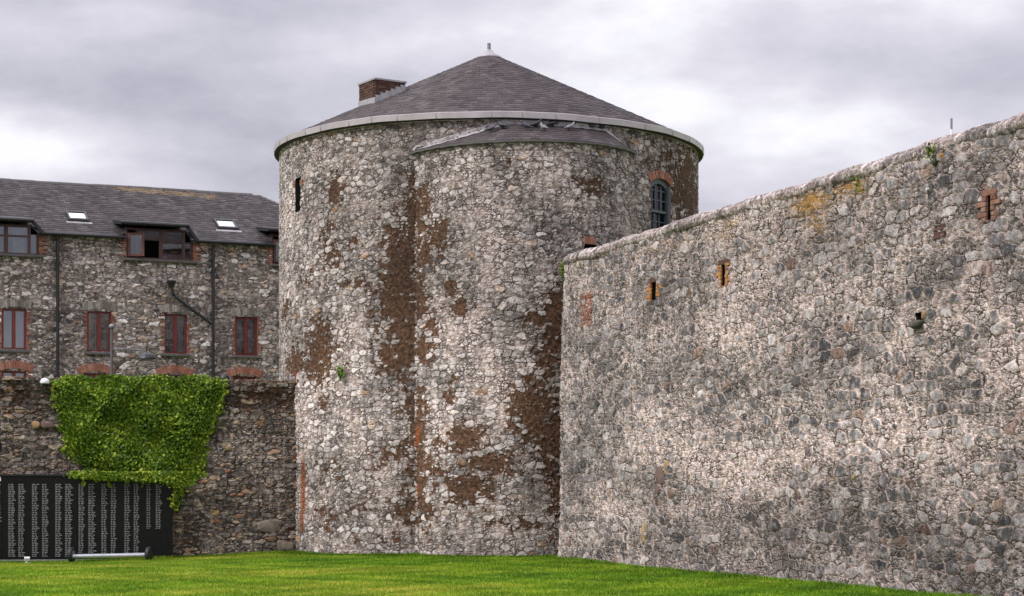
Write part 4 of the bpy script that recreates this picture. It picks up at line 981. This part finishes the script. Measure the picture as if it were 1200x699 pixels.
def tuft(name, P, u, v, n, sz, label, cat, spread=.12, off=.08, down=.0):
    base = P.at(u, v, off); t_ = thing(name, base, label, cat)
    p = np.array([P.at(u + random.gauss(0, spread), v + random.gauss(0, spread * 1.4) - down * random.random(), off + random.uniform(0, .1)) for _ in range(n)])
    nn = base - P.at(u, v, off - .1); nn = nn / np.linalg.norm(nn)
    mark = np.zeros((n, 4)); mark[:, 0] = rng.uniform(0, .7, n); mark[:, 1] = rng.uniform(size=n)
    link('leaves', leaf_mesh(name + '_leaves', p, np.tile(nn + [0, 0, .4], (n, 1)), rng.uniform(.6, 1.2, n) * sz, .7, mark), M['ivy'], t_)
    mb = MB()
    for _ in range(5): mb.tube([P.at(u, v, 0), P.at(u + random.gauss(0, spread * .6), v + random.uniform(-.1, .15), off + .05)], .006, 5)
    mb.build('stem', M['stem'], t_)
u, v = MAIN.uv(402, 437); tuft('fern', MAIN, u, v, 70, .08, 'small green fern sprouting from the tower face left of the bulge', 'plant', .07)
u, v = MAIN.uv(395, 431)
u, v = LOBE.uv(659.5, 309); tuft('moss_clump', LOBE, u, v, 110, .06, 'dark moss clump in the corner where curtain wall top meets tower', 'moss', .07, .08, .5)
u, v = CURT.uv(1098, 179, -.13); tuft('wall_weed', CURT, u, v, 50, .06, 'small yellow green weed under the coping near the mast', 'plant', .06, -.05)
u, v = CURT.uv(1012, 214, -.13); tuft('wall_weed', CURT, u, v, 40, .05, 'green weed under the curtain wall coping beside the yellow lichen', 'plant', .08, -.05)

# ------------------------------------------------------------------ long stone building behind
house = thing('stone_building', BLD.at(0, 0), 'long rubble stone building with slate roof, dormers and red windows behind the low wall', 'building')
def bw(px0, px1, y0, y1, P=BLD, off=0.0):
    um = (px0 + px1) / 2
    return (*sorted((P.uv(px0, y1, off)[0], P.uv(px1, y1, off)[0])), P.uv(um, y1, off)[1], P.uv(um, y0, off)[1])
w_mid = [bw(2, 31, 362, 410), bw(102, 130.5, 365, 413), bw(192, 219.5, 368, 415), bw(275.5, 301.5, 371.5, 417)]
pitch_u = w_mid[1][0] - w_mid[0][0]
w_mid.insert(0, tuple(q - (pitch_u if i < 2 else 0) for i, q in enumerate(w_mid[0])))
w_low = [bw(2, 31, 435, 483), bw(98, 126, 438, 486), bw(191, 219, 440, 488), bw(273, 300, 441.5, 489)]
w_low.insert(0, tuple(q - (pitch_u if i < 2 else 0) for i, q in enumerate(w_low[0])))
EV = BLD.uv(183, 279)[1]                        # eaves height
dorm = [bw(-34, 45.5, 262, 297.5), bw(148, 226, 268, 304.5), bw(319, 395, 276, 311.5)]
gut_z = EV
holes_h = list(w_mid) + list(w_low) + [(a, b, c, EV + .02) for (a, b, c, d_) in dorm]
def surf_b(u, v): return BLD.P0 + np.outer(u, BLD.d) + np.outer(v, [0, 0, 1]) + np.outer(0 * u, BLD.n)
def mk_b(u, v):
    M_ = np.zeros((len(u), 4)); M_[:, 2] = .47 + blobs(u, v, [(BLD.uv(170, 330)[0], 9.2, 3, .9, .05)]) ; return M_
UR = BLD.uv(440, 280)[0]; ULft = BLD.uv(-330, 280)[0]
link('wall', np_mesh('house_wall', *wall_grid(np.unique(np.concatenate([np.linspace(ULft, BLD.uv(-70, 280)[0], 60), lines(BLD.uv(-70, 280)[0] + .05, UR, .05, [q for h in holes_h for q in h[:2]])])), lines(-.3, EV, .05, [q for h in holes_h for q in h[2:]]), surf_b, mk_b, holes_h)), M['house'], house, True)
mb = MB(); mb.pbox(BLD, ULft, UR, -.3, EV - .2, -9.0, -8.6); mb.pbox(BLD, ULft, ULft + .3, -.3, EV - .2, -8.6, -.3); mb.pbox(BLD, UR - .3, UR, -.3, EV - .2, -8.6, -.1); mb.build('rear_walls', M['concrete'], house)
def curtains(P, u0, u1, v0, v1, o, parent, mat=None):
    mb = MB(); n = 14; A = []; B = []
    for i in range(n + 1):
        u = u0 + (u1 - u0) * i / n; oo = o + .025 * math.sin(i * 2.1)
        A.append(P.at(u, v0, oo)); B.append(P.at(u + random.uniform(-.005, .005), v1, oo))
    for i in range(n): mb.add([A[i], A[i + 1], B[i + 1], B[i]], [(0, 1, 2, 3)])
    return mb.build('curtain', mat or M['curtain_cloth'], parent)
def house_window(q, mat, arch, cur, sill=True, jamb=True):
    u0, u1, v0, v1 = q
    mb = MB(); mb.pbox(BLD, u0 - .1, u1 + .1, v0 - .1, v1 + .1, -1.2, -1.15); wn = mb.build('window', M['room'], house)
    reveal(BLD, u0, u1, v0, v1, 1.15, wn, M['room'], 'reveal', -.13, False)
    reveal(BLD, u0, u1, v0, v1, .12, wn, M['brick_red'], 'brick_reveal', .01, False)
    mb = MB(); f = .075; a, b = -.16, -.06
    mb.pbox(BLD, u0, u0 + f, v0, v1, a, b); mb.pbox(BLD, u1 - f, u1, v0, v1, a, b); mb.pbox(BLD, u0 + f, u1 - f, v0, v0 + f, a, b); mb.pbox(BLD, u0 + f, u1 - f, v1 - f, v1, a, b)
    um = (u0 + u1) / 2; mb.pbox(BLD, um - .06, um + .06, v0 + f, v1 - f, a, b + .012); mb.build('frame', mat, wn)
    for (p, r) in ((u0 + f, um - .06), (um + .06, u1 - f)):
        mb = MB(); mb.pbox(BLD, p, r, v0 + f, v1 - f, -.12, -.113); mb.build('pane', M['glass'], wn)
    if 'r' in cur: curtains(BLD, um + .12, u1 - .1, v0 + .05, v1 - .05, -.22, wn)
    if 'l' in cur: curtains(BLD, u0 + .08, um - .1, v0 + .05, v1 - .05, -.22, wn)
    if sill: mb = MB(); mb.pbox(BLD, u0 - .1, u1 + .1, v0 - .09, v0, -.15, .08); mb.build('sill', M['slab'], wn, False, .01)
    if arch == 'stone': arch_bricks(BLD, u0, u1, v1 + .01, .06, .28, -.12, .03, 13, 'stone_arch', M['voussoir'], wn, .14)
    else: arch_bricks(BLD, u0, u1, v1 - .05, .14, .27, -.12, .035, 17, 'brick_arch', M['brick_pale'], wn, .18)
    if jamb:
        brick_jamb(BLD, u0, -1, v0, v1, -.1, .018, M['brick_red'], wn, 'brick_jamb', .05, .13, skip=.45)
        brick_jamb(BLD, u1, 1, v0, v1, -.1, .018, M['brick_red'], wn, 'brick_jamb', .06, .17, skip=.3)
for q, c in zip(w_mid, ('', '', '', 'r', 'lr')): house_window(q, M['frame_red'], 'stone', c)
for q in w_low: house_window(q, M['frame_red'], 'brick', '', True, True)

# roof: near slope, far slope, hip; near slope stops around the dormers
HS = 4.5; RZ = EYE + (HY - 219) / F * (BLD.at(0, 0, -HS)[1]) ; OV = .18
ur_end = BLD.uv(303, 226, -HS)[0]
slope = (RZ - EV) / HS
def on_roof(u, s, up=0.0):                       # s metres in from the wall face (plan); negative = overhang
    return BLD.at(u, EV + .02 + slope * s + up, -s)
lich_pts = [BLD.uv(x, y, -3.9) for x, y in ((160, 221), (185, 224), (215, 226), (245, 230))]
yb_ = [(u_, v_, 1.1 - .2 * k, .16, .75) for k, (u_, v_) in enumerate(lich_pts)]
def mk_roof(V):
    q = V - BLD.P0; u = q @ BLD.d; M_ = np.zeros((len(V), 4)); M_[:, 1] = blobs(u, V[:, 2], yb_); return M_
NH = 27
def hip_u(s): return UR + .2 - (UR + .2 - ur_end) * (s + OV) / (HS + OV)
def seg_roof(ua, ub_fn, s0, s1, n, name, hole=None):
    V = []; UV = []; Fq = []; b = 0; SS = np.linspace(s0, s1, n + 1)
    for k in range(n):
        sA, sB = SS[k], SS[k + 1] + (.12 * (SS[1] - SS[0]) if k < n - 1 else 0)
        uu = np.linspace(ua, ub_fn(SS[k]), 90); sag = .012 * np.sin(uu * .8) + .004 * np.sin(uu * 9 + k * 2)
        A = np.array([on_roof(u, sA, -.004) for u in uu]); B = np.array([on_roof(u, sA, .024) for u in uu]); C = np.array([on_roof(u, sB, .002) for u in uu])
        for Q_ in (A, B, C): Q_[:, 2] += sag
        V += [A, B, C]; UV += [np.stack([uu, np.full(90, k + .02)], 1), np.stack([uu, np.full(90, k + .03)], 1), np.stack([uu, np.full(90, k + .97)], 1)]
        i = np.arange(89)
        for a in (0, 1): Fq.append(np.stack([b + a * 90 + i, b + a * 90 + i + 1, b + (a + 1) * 90 + i + 1, b + (a + 1) * 90 + i], 1))
        b += 270
    return np.concatenate(V), np.concatenate(UV), np.concatenate(Fq)
V, UVs, Fq = seg_roof(ULft, hip_u, -OV, HS, NH, 'roof')
# clear the slates in front of each dormer
q = V - BLD.P0; vu = q @ BLD.d; vs = -(q @ BLD.n)
DS = 1.0
cu2 = vu[Fq].mean(1); cs2 = vs[Fq].mean(1); ok = np.ones(len(Fq), bool)
print('dormers', dorm, 'EV', EV, 'RZ', RZ)
for (a, b, c, d_) in dorm: ok &= ~((cu2 > a) & (cu2 < b) & (cs2 < .30))
hroof = link('roof', np_mesh('house_roof', V, Fq[ok], UVs, mk_roof(V)), M['slate_house'], house)
mb = MB()
r0, r1 = BLD.at(ULft, RZ, -HS), BLD.at(ur_end, RZ, -HS)
f0, f1 = BLD.at(ULft, EV, -2 * HS - OV), BLD.at(UR + .2, EV, -2 * HS - OV); n1_ = BLD.at(UR + .2, EV - .05, OV)
mb.add([r0, r1, f1, f0], [(0, 3, 2, 1)]); mb.add([n1_, f1, r1], [(0, 1, 2)]); mb.build('rear_slope', M['slab'], hroof)
mb = MB()                                        # ridge tiles
k = int((ur_end - ULft) / .45)
for i in range(k):
    a = ULft + .45 * i; dz_ = .01 * math.sin(a * .8) + random.uniform(-.008, .008)
    mb.tube([BLD.at(a, RZ + dz_ - .03, -HS), BLD.at(a + .44, RZ + dz_ - .03, -HS)], .10, 8)
pr_, qr_ = BLD.at(ur_end, RZ - .03, -HS), BLD.at(UR + .2, EV, OV)
for i in range(14): mb.tube([pr_ + (qr_ - pr_) * i / 14, pr_ + (qr_ - pr_) * (i + .97) / 14], .06, 8)
mb.build('ridge_tiles', M['slab'], hroof)
# gutter between the dormers
mb = MB(); ends = [ULft] + [e for (a, b, c, d_) in dorm for e in (a - .05, b + .05)] + [UR]
for i in range(0, len(ends), 2):
    if ends[i + 1] > ends[i]: MB().tube([BLD.at(ends[i], EV - .06, .17), BLD.at(ends[i + 1], EV - .06, .17)], .065, 10).build('gutter', M['black'], house)
# dormers
for k, (u0, u1, v0, v1) in enumerate(dorm):
    mb = MB(); mb.pbox(BLD, u0 - .1, u1 + .1, v0 - .1, v1 - .1, -2.2, -2.15); dw = mb.build('dormer', M['room'], house)
    mb = MB(); uch = u1 - .33
    for ue, s in ((u0, 1), (u1, -1)): mb.pbox(BLD, *((ue, ue + .05) if s > 0 else (ue - .05, ue)), v0, v1 + .0, -2.1, -.10)
    mb.pbox(BLD, u0, u1, v0 - .06, v0 - .01, -2.1, -.1)
    mb.build('cheek', M['room'], dw)
    # flat projecting roof slab running back into the slates
    mb = MB(); s_in = (v1 + .25 - EV) / slope + .4
    p = lambda u, v, o: BLD.at(u, v, o)
    ru1 = uch + .06
    A = [p(u0 - .25, v1 + .02, .42), p(ru1, v1 + .02, .42), p(ru1, v1 + .30, -s_in), p(u0 - .25, v1 + .30, -s_in)]
    B = [x + np.array([0, 0, .14]) for x in A]
    mb.add(A + B, [(0, 3, 2, 1), (4, 5, 6, 7), (0, 1, 5, 4), (1, 2, 6, 5), (2, 3, 7, 6), (3, 0, 4, 7)]); dr = mb.build('dormer_roof', M['black'], dw, False, .01)
    mb = MB(); mb.tube([p(u0 - .3, v1 + .09, .46), p(ru1 + .03, v1 + .09, .46)], .075, 8); mb.build('gutter', M['black'], dr)
    # raking board at the right-hand corner
    mb = MB(); a_, b_ = p(ru1 - .05, v1 + .1, .10), p(u1 + .08, EV - .10, .12); ax = b_ - a_
    mb.obox(a_, ax, BLD.n * .12, np.array([.10, .04, .05])); mb.obox(p(uch + .02, v1 - .05, -.06), p(u1, EV - .05, -.06) - p(uch + .02, v1 - .05, -.06), -BLD.n * .9, np.array([.05, .02, .06])); mb.build('raking_board', M['black'], dw)
    # frame
    mb = MB(); f = .085; a, b = -.14, -.04; Wd = uch - u0
    sp = [u0, u0 + Wd * .19, u0 + Wd * .60, uch, u1]
    for i, s in enumerate(sp):
        w2 = .07 if i in (2,) else .05
        if i == 4: mb.pbox(BLD, u1 - .07, u1, v0, EV - .05, a, b)
        else: mb.pbox(BLD, max(s - w2, u0), s + w2, v0, v1 - .02, a, b)
    mb.pbox(BLD, u0 + .05, uch - .05, v0, v0 + .06, a, b - .004); mb.pbox(BLD, u0 + .05, uch - .05, v1 - .1, v1 - .02, a, b - .004); mb.pbox(BLD, uch + .05, u1 - .07, v0, v0 + .06, a, b - .004)
    tr = v1 - .42
    mb.pbox(BLD, sp[1] + .05, sp[2] - .07, tr - .03, tr + .03, a, b - .003); mb.pbox(BLD, sp[2] + .07, sp[3] - .05, tr - .03, tr + .03, a, b - .003)
    mb.build('frame', M['frame_brown'], dw)
    # open casement on the left
    cs = MB(); hinge = sp[0] + .05; ang = .5
    def cp(w_, v, th): return BLD.at(hinge + w_ * math.cos(ang), v, -.03 + w_ * math.sin(ang) + th)
    wc = .62
    for (w0_, w1_, z0_, z1_) in ((0, .08, v0 + .07, v1 - .22), (wc - .09, wc, v0 + .07, v1 - .22), (.08, wc - .09, v0 + .07, v0 + .14), (.08, wc - .09, v1 - .3, v1 - .22)):
        A = [cp(w0_, z0_, 0), cp(w1_, z0_, 0), cp(w1_, z0_, .05), cp(w0_, z0_, .05)]; B = [cp(w0_, z1_, 0), cp(w1_, z1_, 0), cp(w1_, z1_, .05), cp(w0_, z1_, .05)]
        cs.add(A + B, [(0, 1, 2, 3), (7, 6, 5, 4), (1, 0, 4, 5), (2, 1, 5, 6), (3, 2, 6, 7), (0, 3, 7, 4)])
    cs = cs.build('casement', M['frame_brown'] if k != 1 else plain('redder_brown_paint', (.12, .035, .022), .4), dw)
    mb = MB(); mb.add([cp(.08, v0 + .14, .02), cp(wc - .09, v0 + .14, .02), cp(wc - .09, v1 - .3, .02), cp(.08, v1 - .3, .02)], [(0, 1, 2, 3)]); mb.build('pane', M['glass'], cs)
    for (p0_, p1_, z0_, z1_, gl) in ((sp[1] + .05, sp[2] - .07, tr + .03, v1 - .1, 1), (sp[2] + .07, sp[3] - .05, v0 + .06, tr - .03, 1), (sp[2] + .07, sp[3] - .05, tr + .03, v1 - .1, 1), (sp[3] + .05, u1 - .07, v0 + .06, EV - .1, 1)) + (((sp[1] + .05, sp[2] - .07, v0 + .06, tr - .03, 1),) if k == 0 else ()):
        mb = MB(); mb.pbox(BLD, p0_, p1_, z0_, z1_, -.10, -.093); mb.build('pane', M['glass'], dw)
    if k == 1:
        mb = MB(); mb.pbox(BLD, sp[2] + .1, sp[2] + .95, v0 + .02, v0 + .26, -.6, -.3); mb.build('pink_cushion', M['pink_cloth'], dw, False, .05)
    else: curtains(BLD, uch - .55, uch - .1, v0 + .05, v1 - .1, -.35, dw)
    mb = MB(); mb.pbox(BLD, u0 - .12, u1 + .15, v0 - .09, v0, -.12, .12); mb.build('sill', M['slab'], dw, False, .01)
    brick_jamb(BLD, u0, -1, v0, EV - .14, -.1, .04, M['brick_red'], dw, 'brick_jamb', .12, .24, skip=.15); brick_jamb(BLD, u1, 1, v0, EV - .14, -.1, .04, M['brick_red'], dw, 'brick_jamb', .14, .3)
# skylights
def roof_hit(px, py):
    A = on_roof(0, 0); nn = np.cross(BLD.d, on_roof(0, 1) - on_roof(0, 0)); p = hit_plane(px, py, A, nn); q = p - BLD.P0
    return float(q @ BLD.d), float(-(q @ BLD.n))
for (x0, x1, y0, y1) in ((78, 104, 250.5, 260.5), (253, 279, 260, 270)):
    ua_, sa = roof_hit(x0 + 3, y1); ub_, _ = roof_hit(x1, y1); uc_, sb_ = roof_hit(x0, y0)
    mb = MB(); f = .07
    def rb(u0, u1, s0, s1, h0, h1):
        A = [on_roof(u0, s0, h0), on_roof(u1, s0, h0), on_roof(u1, s1, h0), on_roof(u0, s1, h0)]; B = [x + np.array([0, 0, h1 - h0]) for x in A]
        mb.add(A + B, [(0, 3, 2, 1), (4, 5, 6, 7), (0, 1, 5, 4), (1, 2, 6, 5), (2, 3, 7, 6), (3, 0, 4, 7)])
    rb(ua_, ub_, sa, sa + .1, 0, .13); rb(ua_, ub_, sb_ - .08, sb_, 0, .12); rb(ua_, ua_ + f, sa + .1, sb_ - .08, 0, .12); rb(ub_ - f, ub_, sa + .1, sb_ - .08, 0, .12)
    sk = mb.build('skylight', M['black'], hroof)
    mb = MB(); rb(ua_ + f, ub_ - f, sa + .1, sb_ - .08, .07, .085); mb.build('pane', M['skyglass'], sk)
    mb = MB(); rb(ua_ - .1, ub_ + .1, sa - .12, sa, .01, .03); mb.build('flashing', M['lead'], sk)
# rainwater pipes
for x in (67, 249):
    u = BLD.uv(x, 350)[0]; mb = MB(); mb.tube([BLD.at(u, EV - .1, .16), BLD.at(u, EV - .3, .1), BLD.at(u, 0.0, .1)], .06, 10); dpipe = mb.build('downpipe', M['black'], house)
    mb = MB()
    for z in np.arange(1, EV - .5, 1.8): mb.tube([BLD.at(u, z, .1), BLD.at(u, z + .09, .1)], .078, 10)
    mb.build('collar', M['black'], dpipe)
pa, pb, pc = BLD.uv(200, 334), BLD.uv(202, 345), BLD.uv(247, 380)
mb = MB(); mb.tube([BLD.at(*pa, .12), BLD.at(*pb, .12), BLD.at(pb[0] + .1, pb[1] - .12, .12), BLD.at(*pc, .12)], .055, 10); bp = mb.build('branch_pipe', M['black'], house)
mb = MB(); q = BLD.at(*pa, .13); mb.lathe(q, [(.06, -.12), (.09, -.06), (.17, .09), (.17, .14)], 10); mb.build('hopper', M['black'], bp)
ca, cb = BLD.uv(32, 363), BLD.uv(66, 364); mb = MB(); mb.tube([BLD.at(*ca, .06), BLD.at((ca[0] + cb[0]) / 2, ca[1] - .03, .06), BLD.at(*cb, .07)], .014, 6); mb.build('cable', M['black'], house)

# ------------------------------------------------------------------ pigeons on the bulge roof
def pigeon_mesh(seed, bend):
    rr = random.Random(seed); sp = [(-.19, .035, .004, .012), (-.16, .04, .022, .012), (-.10, .055, .035, .022), (-.04, .075, .058, .052), (.03, .09, .066, .064), (.08, .115, .058, .058), (.112, .15, .036, .04), (.125, .18, .03, .031), (.14, .2, .031, .03), (.158, .203, .022, .022), (.172, .2, .007, .008), (.19, .194, .002, .003)]
    n = 12; mb = MB(); base = 0
    for (x, z, wy, wz) in sp:
        for j in range(n):
            a = 2 * math.pi * j / n; mb.v.append((x, math.cos(a) * wy + (bend * max(0, x - .1)), z + .02 + math.sin(a) * wz))
    k = len(sp)
    for i in range(k - 1):
        for j in range(n): mb.f.append((i * n + j, i * n + (j + 1) % n, (i + 1) * n + (j + 1) % n, (i + 1) * n + j))
    mb.f.append(tuple(range(n))[::-1]); mb.f.append(tuple((k - 1) * n + j for j in range(n)))
    for s in (-1, 1): mb.tube([(0.015, .022 * s, .06), (.02, .022 * s, .0)], .006, 5)
    return mb
PM = [plain('pigeon_slate_grey', (.06, .065, .08), .6, 0, .4, 14), plain('pigeon_pale_grey', (.20, .20, .22), .6, 0, .5, 10), plain('pigeon_dark', (.025, .026, .032), .5, 0, .4, 14)]
RP = np.concatenate([lobe_ring(k)[0] for k in np.linspace(0.5, NL - .4, 40)])
def roof_top(px, py):
    X = CX + F * RP[:, 0] / RP[:, 1]; Y = HY - F * (RP[:, 2] - EYE) / RP[:, 1]
    return RP[int(np.argmin((X - px)**2 + (Y - py)**2))]
birds = [(574.5, 153.5, 0, .3, 'dark pigeon lowest on the left slope of the bulge roof'), (589, 149.5, 2, 2.6, 'dark pigeon upright at the left end of the roof ridge flashing'), (617, 150.5, 0, 3.3, 'grey pigeon perched just left of the white pigeon'), (627.5, 148, 2, .2, 'small dark pigeon huddled against the flashing above the white pigeon'), (637.5, 152, 1, 2.2, 'whitish pigeon standing out on the slates mid roof'), (647, 147, 2, .4, 'dark pigeon against the flashing between the white and speckled pigeons'), (667, 151.5, 1, .7, 'pale speckled pigeon with raised head right of mid roof'), (692, 148, 0, 2.9, 'grey pigeon second from the right end of the flashing'), (705, 147.5, 2, .4, 'dark pigeon at the right end of the flashing')]
for k, (x, y, mt, rot, lab) in enumerate(birds):
    p = roof_top(x, y + 2.5); mb = pigeon_mesh(k, random.uniform(-.5, .5)); o = mb.build('pigeon', PM[mt], None, True)
    o.location = (p[0], p[1], p[2] + .015); o.rotation_euler = (0, 0, rot); o.scale = (1.05,) * 3
    tag(o, lab, 'pigeon', 'pigeons on the bulge roof')

# ------------------------------------------------------------------ grass blades
def grass():
    N = 420000
    y = 29 + (60 - 29) * rng.uniform(size=N) ** 1.0; x = rng.uniform(-.30, .27, N) * y
    xa = CURT.P0[0] + (CURT.d[0] / CURT.d[1]) * (y - CURT.P0[1])
    ok = (x < xa - .03) | (y > 54)
    ok &= np.hypot(x - mc[0], y - mc[1]) > MAIN.r + .02; ok &= np.hypot(x - lc[0], y - lc[1]) > LOBE.r + .02
    yl = LOW.P0[1] + (LOW.d[1] / LOW.d[0]) * (x - LOW.P0[0]); ok &= (y < yl - .02) | (x > -6.1); ok &= ~((y > yl - .52) & (x < MP.at(mu1, 0)[0] + .06) )
    ok &= ~((x > 1.1) & (y > 52.4))
    x, y = x[ok], y[ok]
    # extra longer tufts along the feet of the walls
    ex_, ey_ = [], []
    for _ in range(9000):
        u = random.uniform(0, 27); p = CURT.at(u, 0, abs(random.gauss(0, .08)) + .05); ex_.append(p[0]); ey_.append(p[1])
    for _ in range(4500):
        u = random.uniform(-4.0, 2.1); p = LOBE.at(u, 0, abs(random.gauss(0, .06)) + .04)
        if np.hypot(p[0] - mc[0], p[1] - mc[1]) > MAIN.r: ex_.append(p[0]); ey_.append(p[1])
        u = random.uniform(-6.5, -1.8); p = MAIN.at(u, 0, abs(random.gauss(0, .06)) + .04)
        if p[0] > -6.4 and np.hypot(p[0] - lc[0], p[1] - lc[1]) > LOBE.r: ex_.append(p[0]); ey_.append(p[1])
        u = random.uniform(mu1, 8.5); p = LOW.at(u, 0, abs(random.gauss(0, .08)) + .02); ex_.append(p[0]); ey_.append(p[1])
        u = random.uniform(-3, mu1); p = MP.at(u, 0, abs(random.gauss(0, .06)) + .07); ex_.append(p[0]); ey_.append(p[1])
    ne = len(ex_); x = np.concatenate([x, ex_]); y = np.concatenate([y, ey_]); n = len(x)
    h = rng.uniform(.025, .06, n); h[-ne:] = rng.uniform(.03, .12, ne); wdt = rng.uniform(.008, .02, n)
    cl_ = .5 + .5 * np.sin(x * 1.1 + 2 * np.sin(y * .5)) * np.sin(y * .9 + x * .4); h *= .75 + .5 * cl_
    a = rng.uniform(0, 2 * math.pi, n); lean = rng.uniform(.1, .8, n) * h; la = rng.uniform(0, 2 * math.pi, n); z = gz(x, y)
    P = np.stack([x, y, z], 1); dv = np.stack([np.cos(a), np.sin(a), 0 * a], 1) * wdt[:, None]
    tip = P + np.stack([np.cos(la) * lean, np.sin(la) * lean, h], 1)
    V = np.stack([P - dv, P + dv, tip], 1).reshape(-1, 3); Fq = np.arange(3 * n).reshape(-1, 3)
    f1 = np.sin(x * .37 + 1.7 * np.sin(y * .23) + 1.0) * np.sin(y * .41 + .6 * np.sin(x * .5)) + .5 * np.sin(x * 1.3 + y * .9) * np.sin(y * 1.9 - x * .3)
    mark = np.zeros((n, 4)); mark[:, 0] = np.clip(.45 + .27 * f1 + .2 * rng.normal(size=n), 0, 1); f2 = np.sin(x * 2.1 + 1.5 * np.sin(y * .8)) * np.sin(y * 1.3 + 1.2 * np.sin(x * .9)) + .6 * np.sin(x * 5.2 + y) * np.sin(y * 3.1 - x)
    mark[:, 0] = np.clip(mark[:, 0] + .13 * f2, 0, 1); mark[-ne:, 0] *= .7; mark[:, 1] = np.clip(rng.uniform(size=n) * .8 + .1 + .28 * f2, 0, 1)
    o = link('grass', np_mesh('grass', V, Fq, None, np.repeat(mark, 3, axis=0)), M['blade']); tag(o, 'short mown green lawn grass with yellowish patches before the walls', 'grass', kind='stuff')
grass()
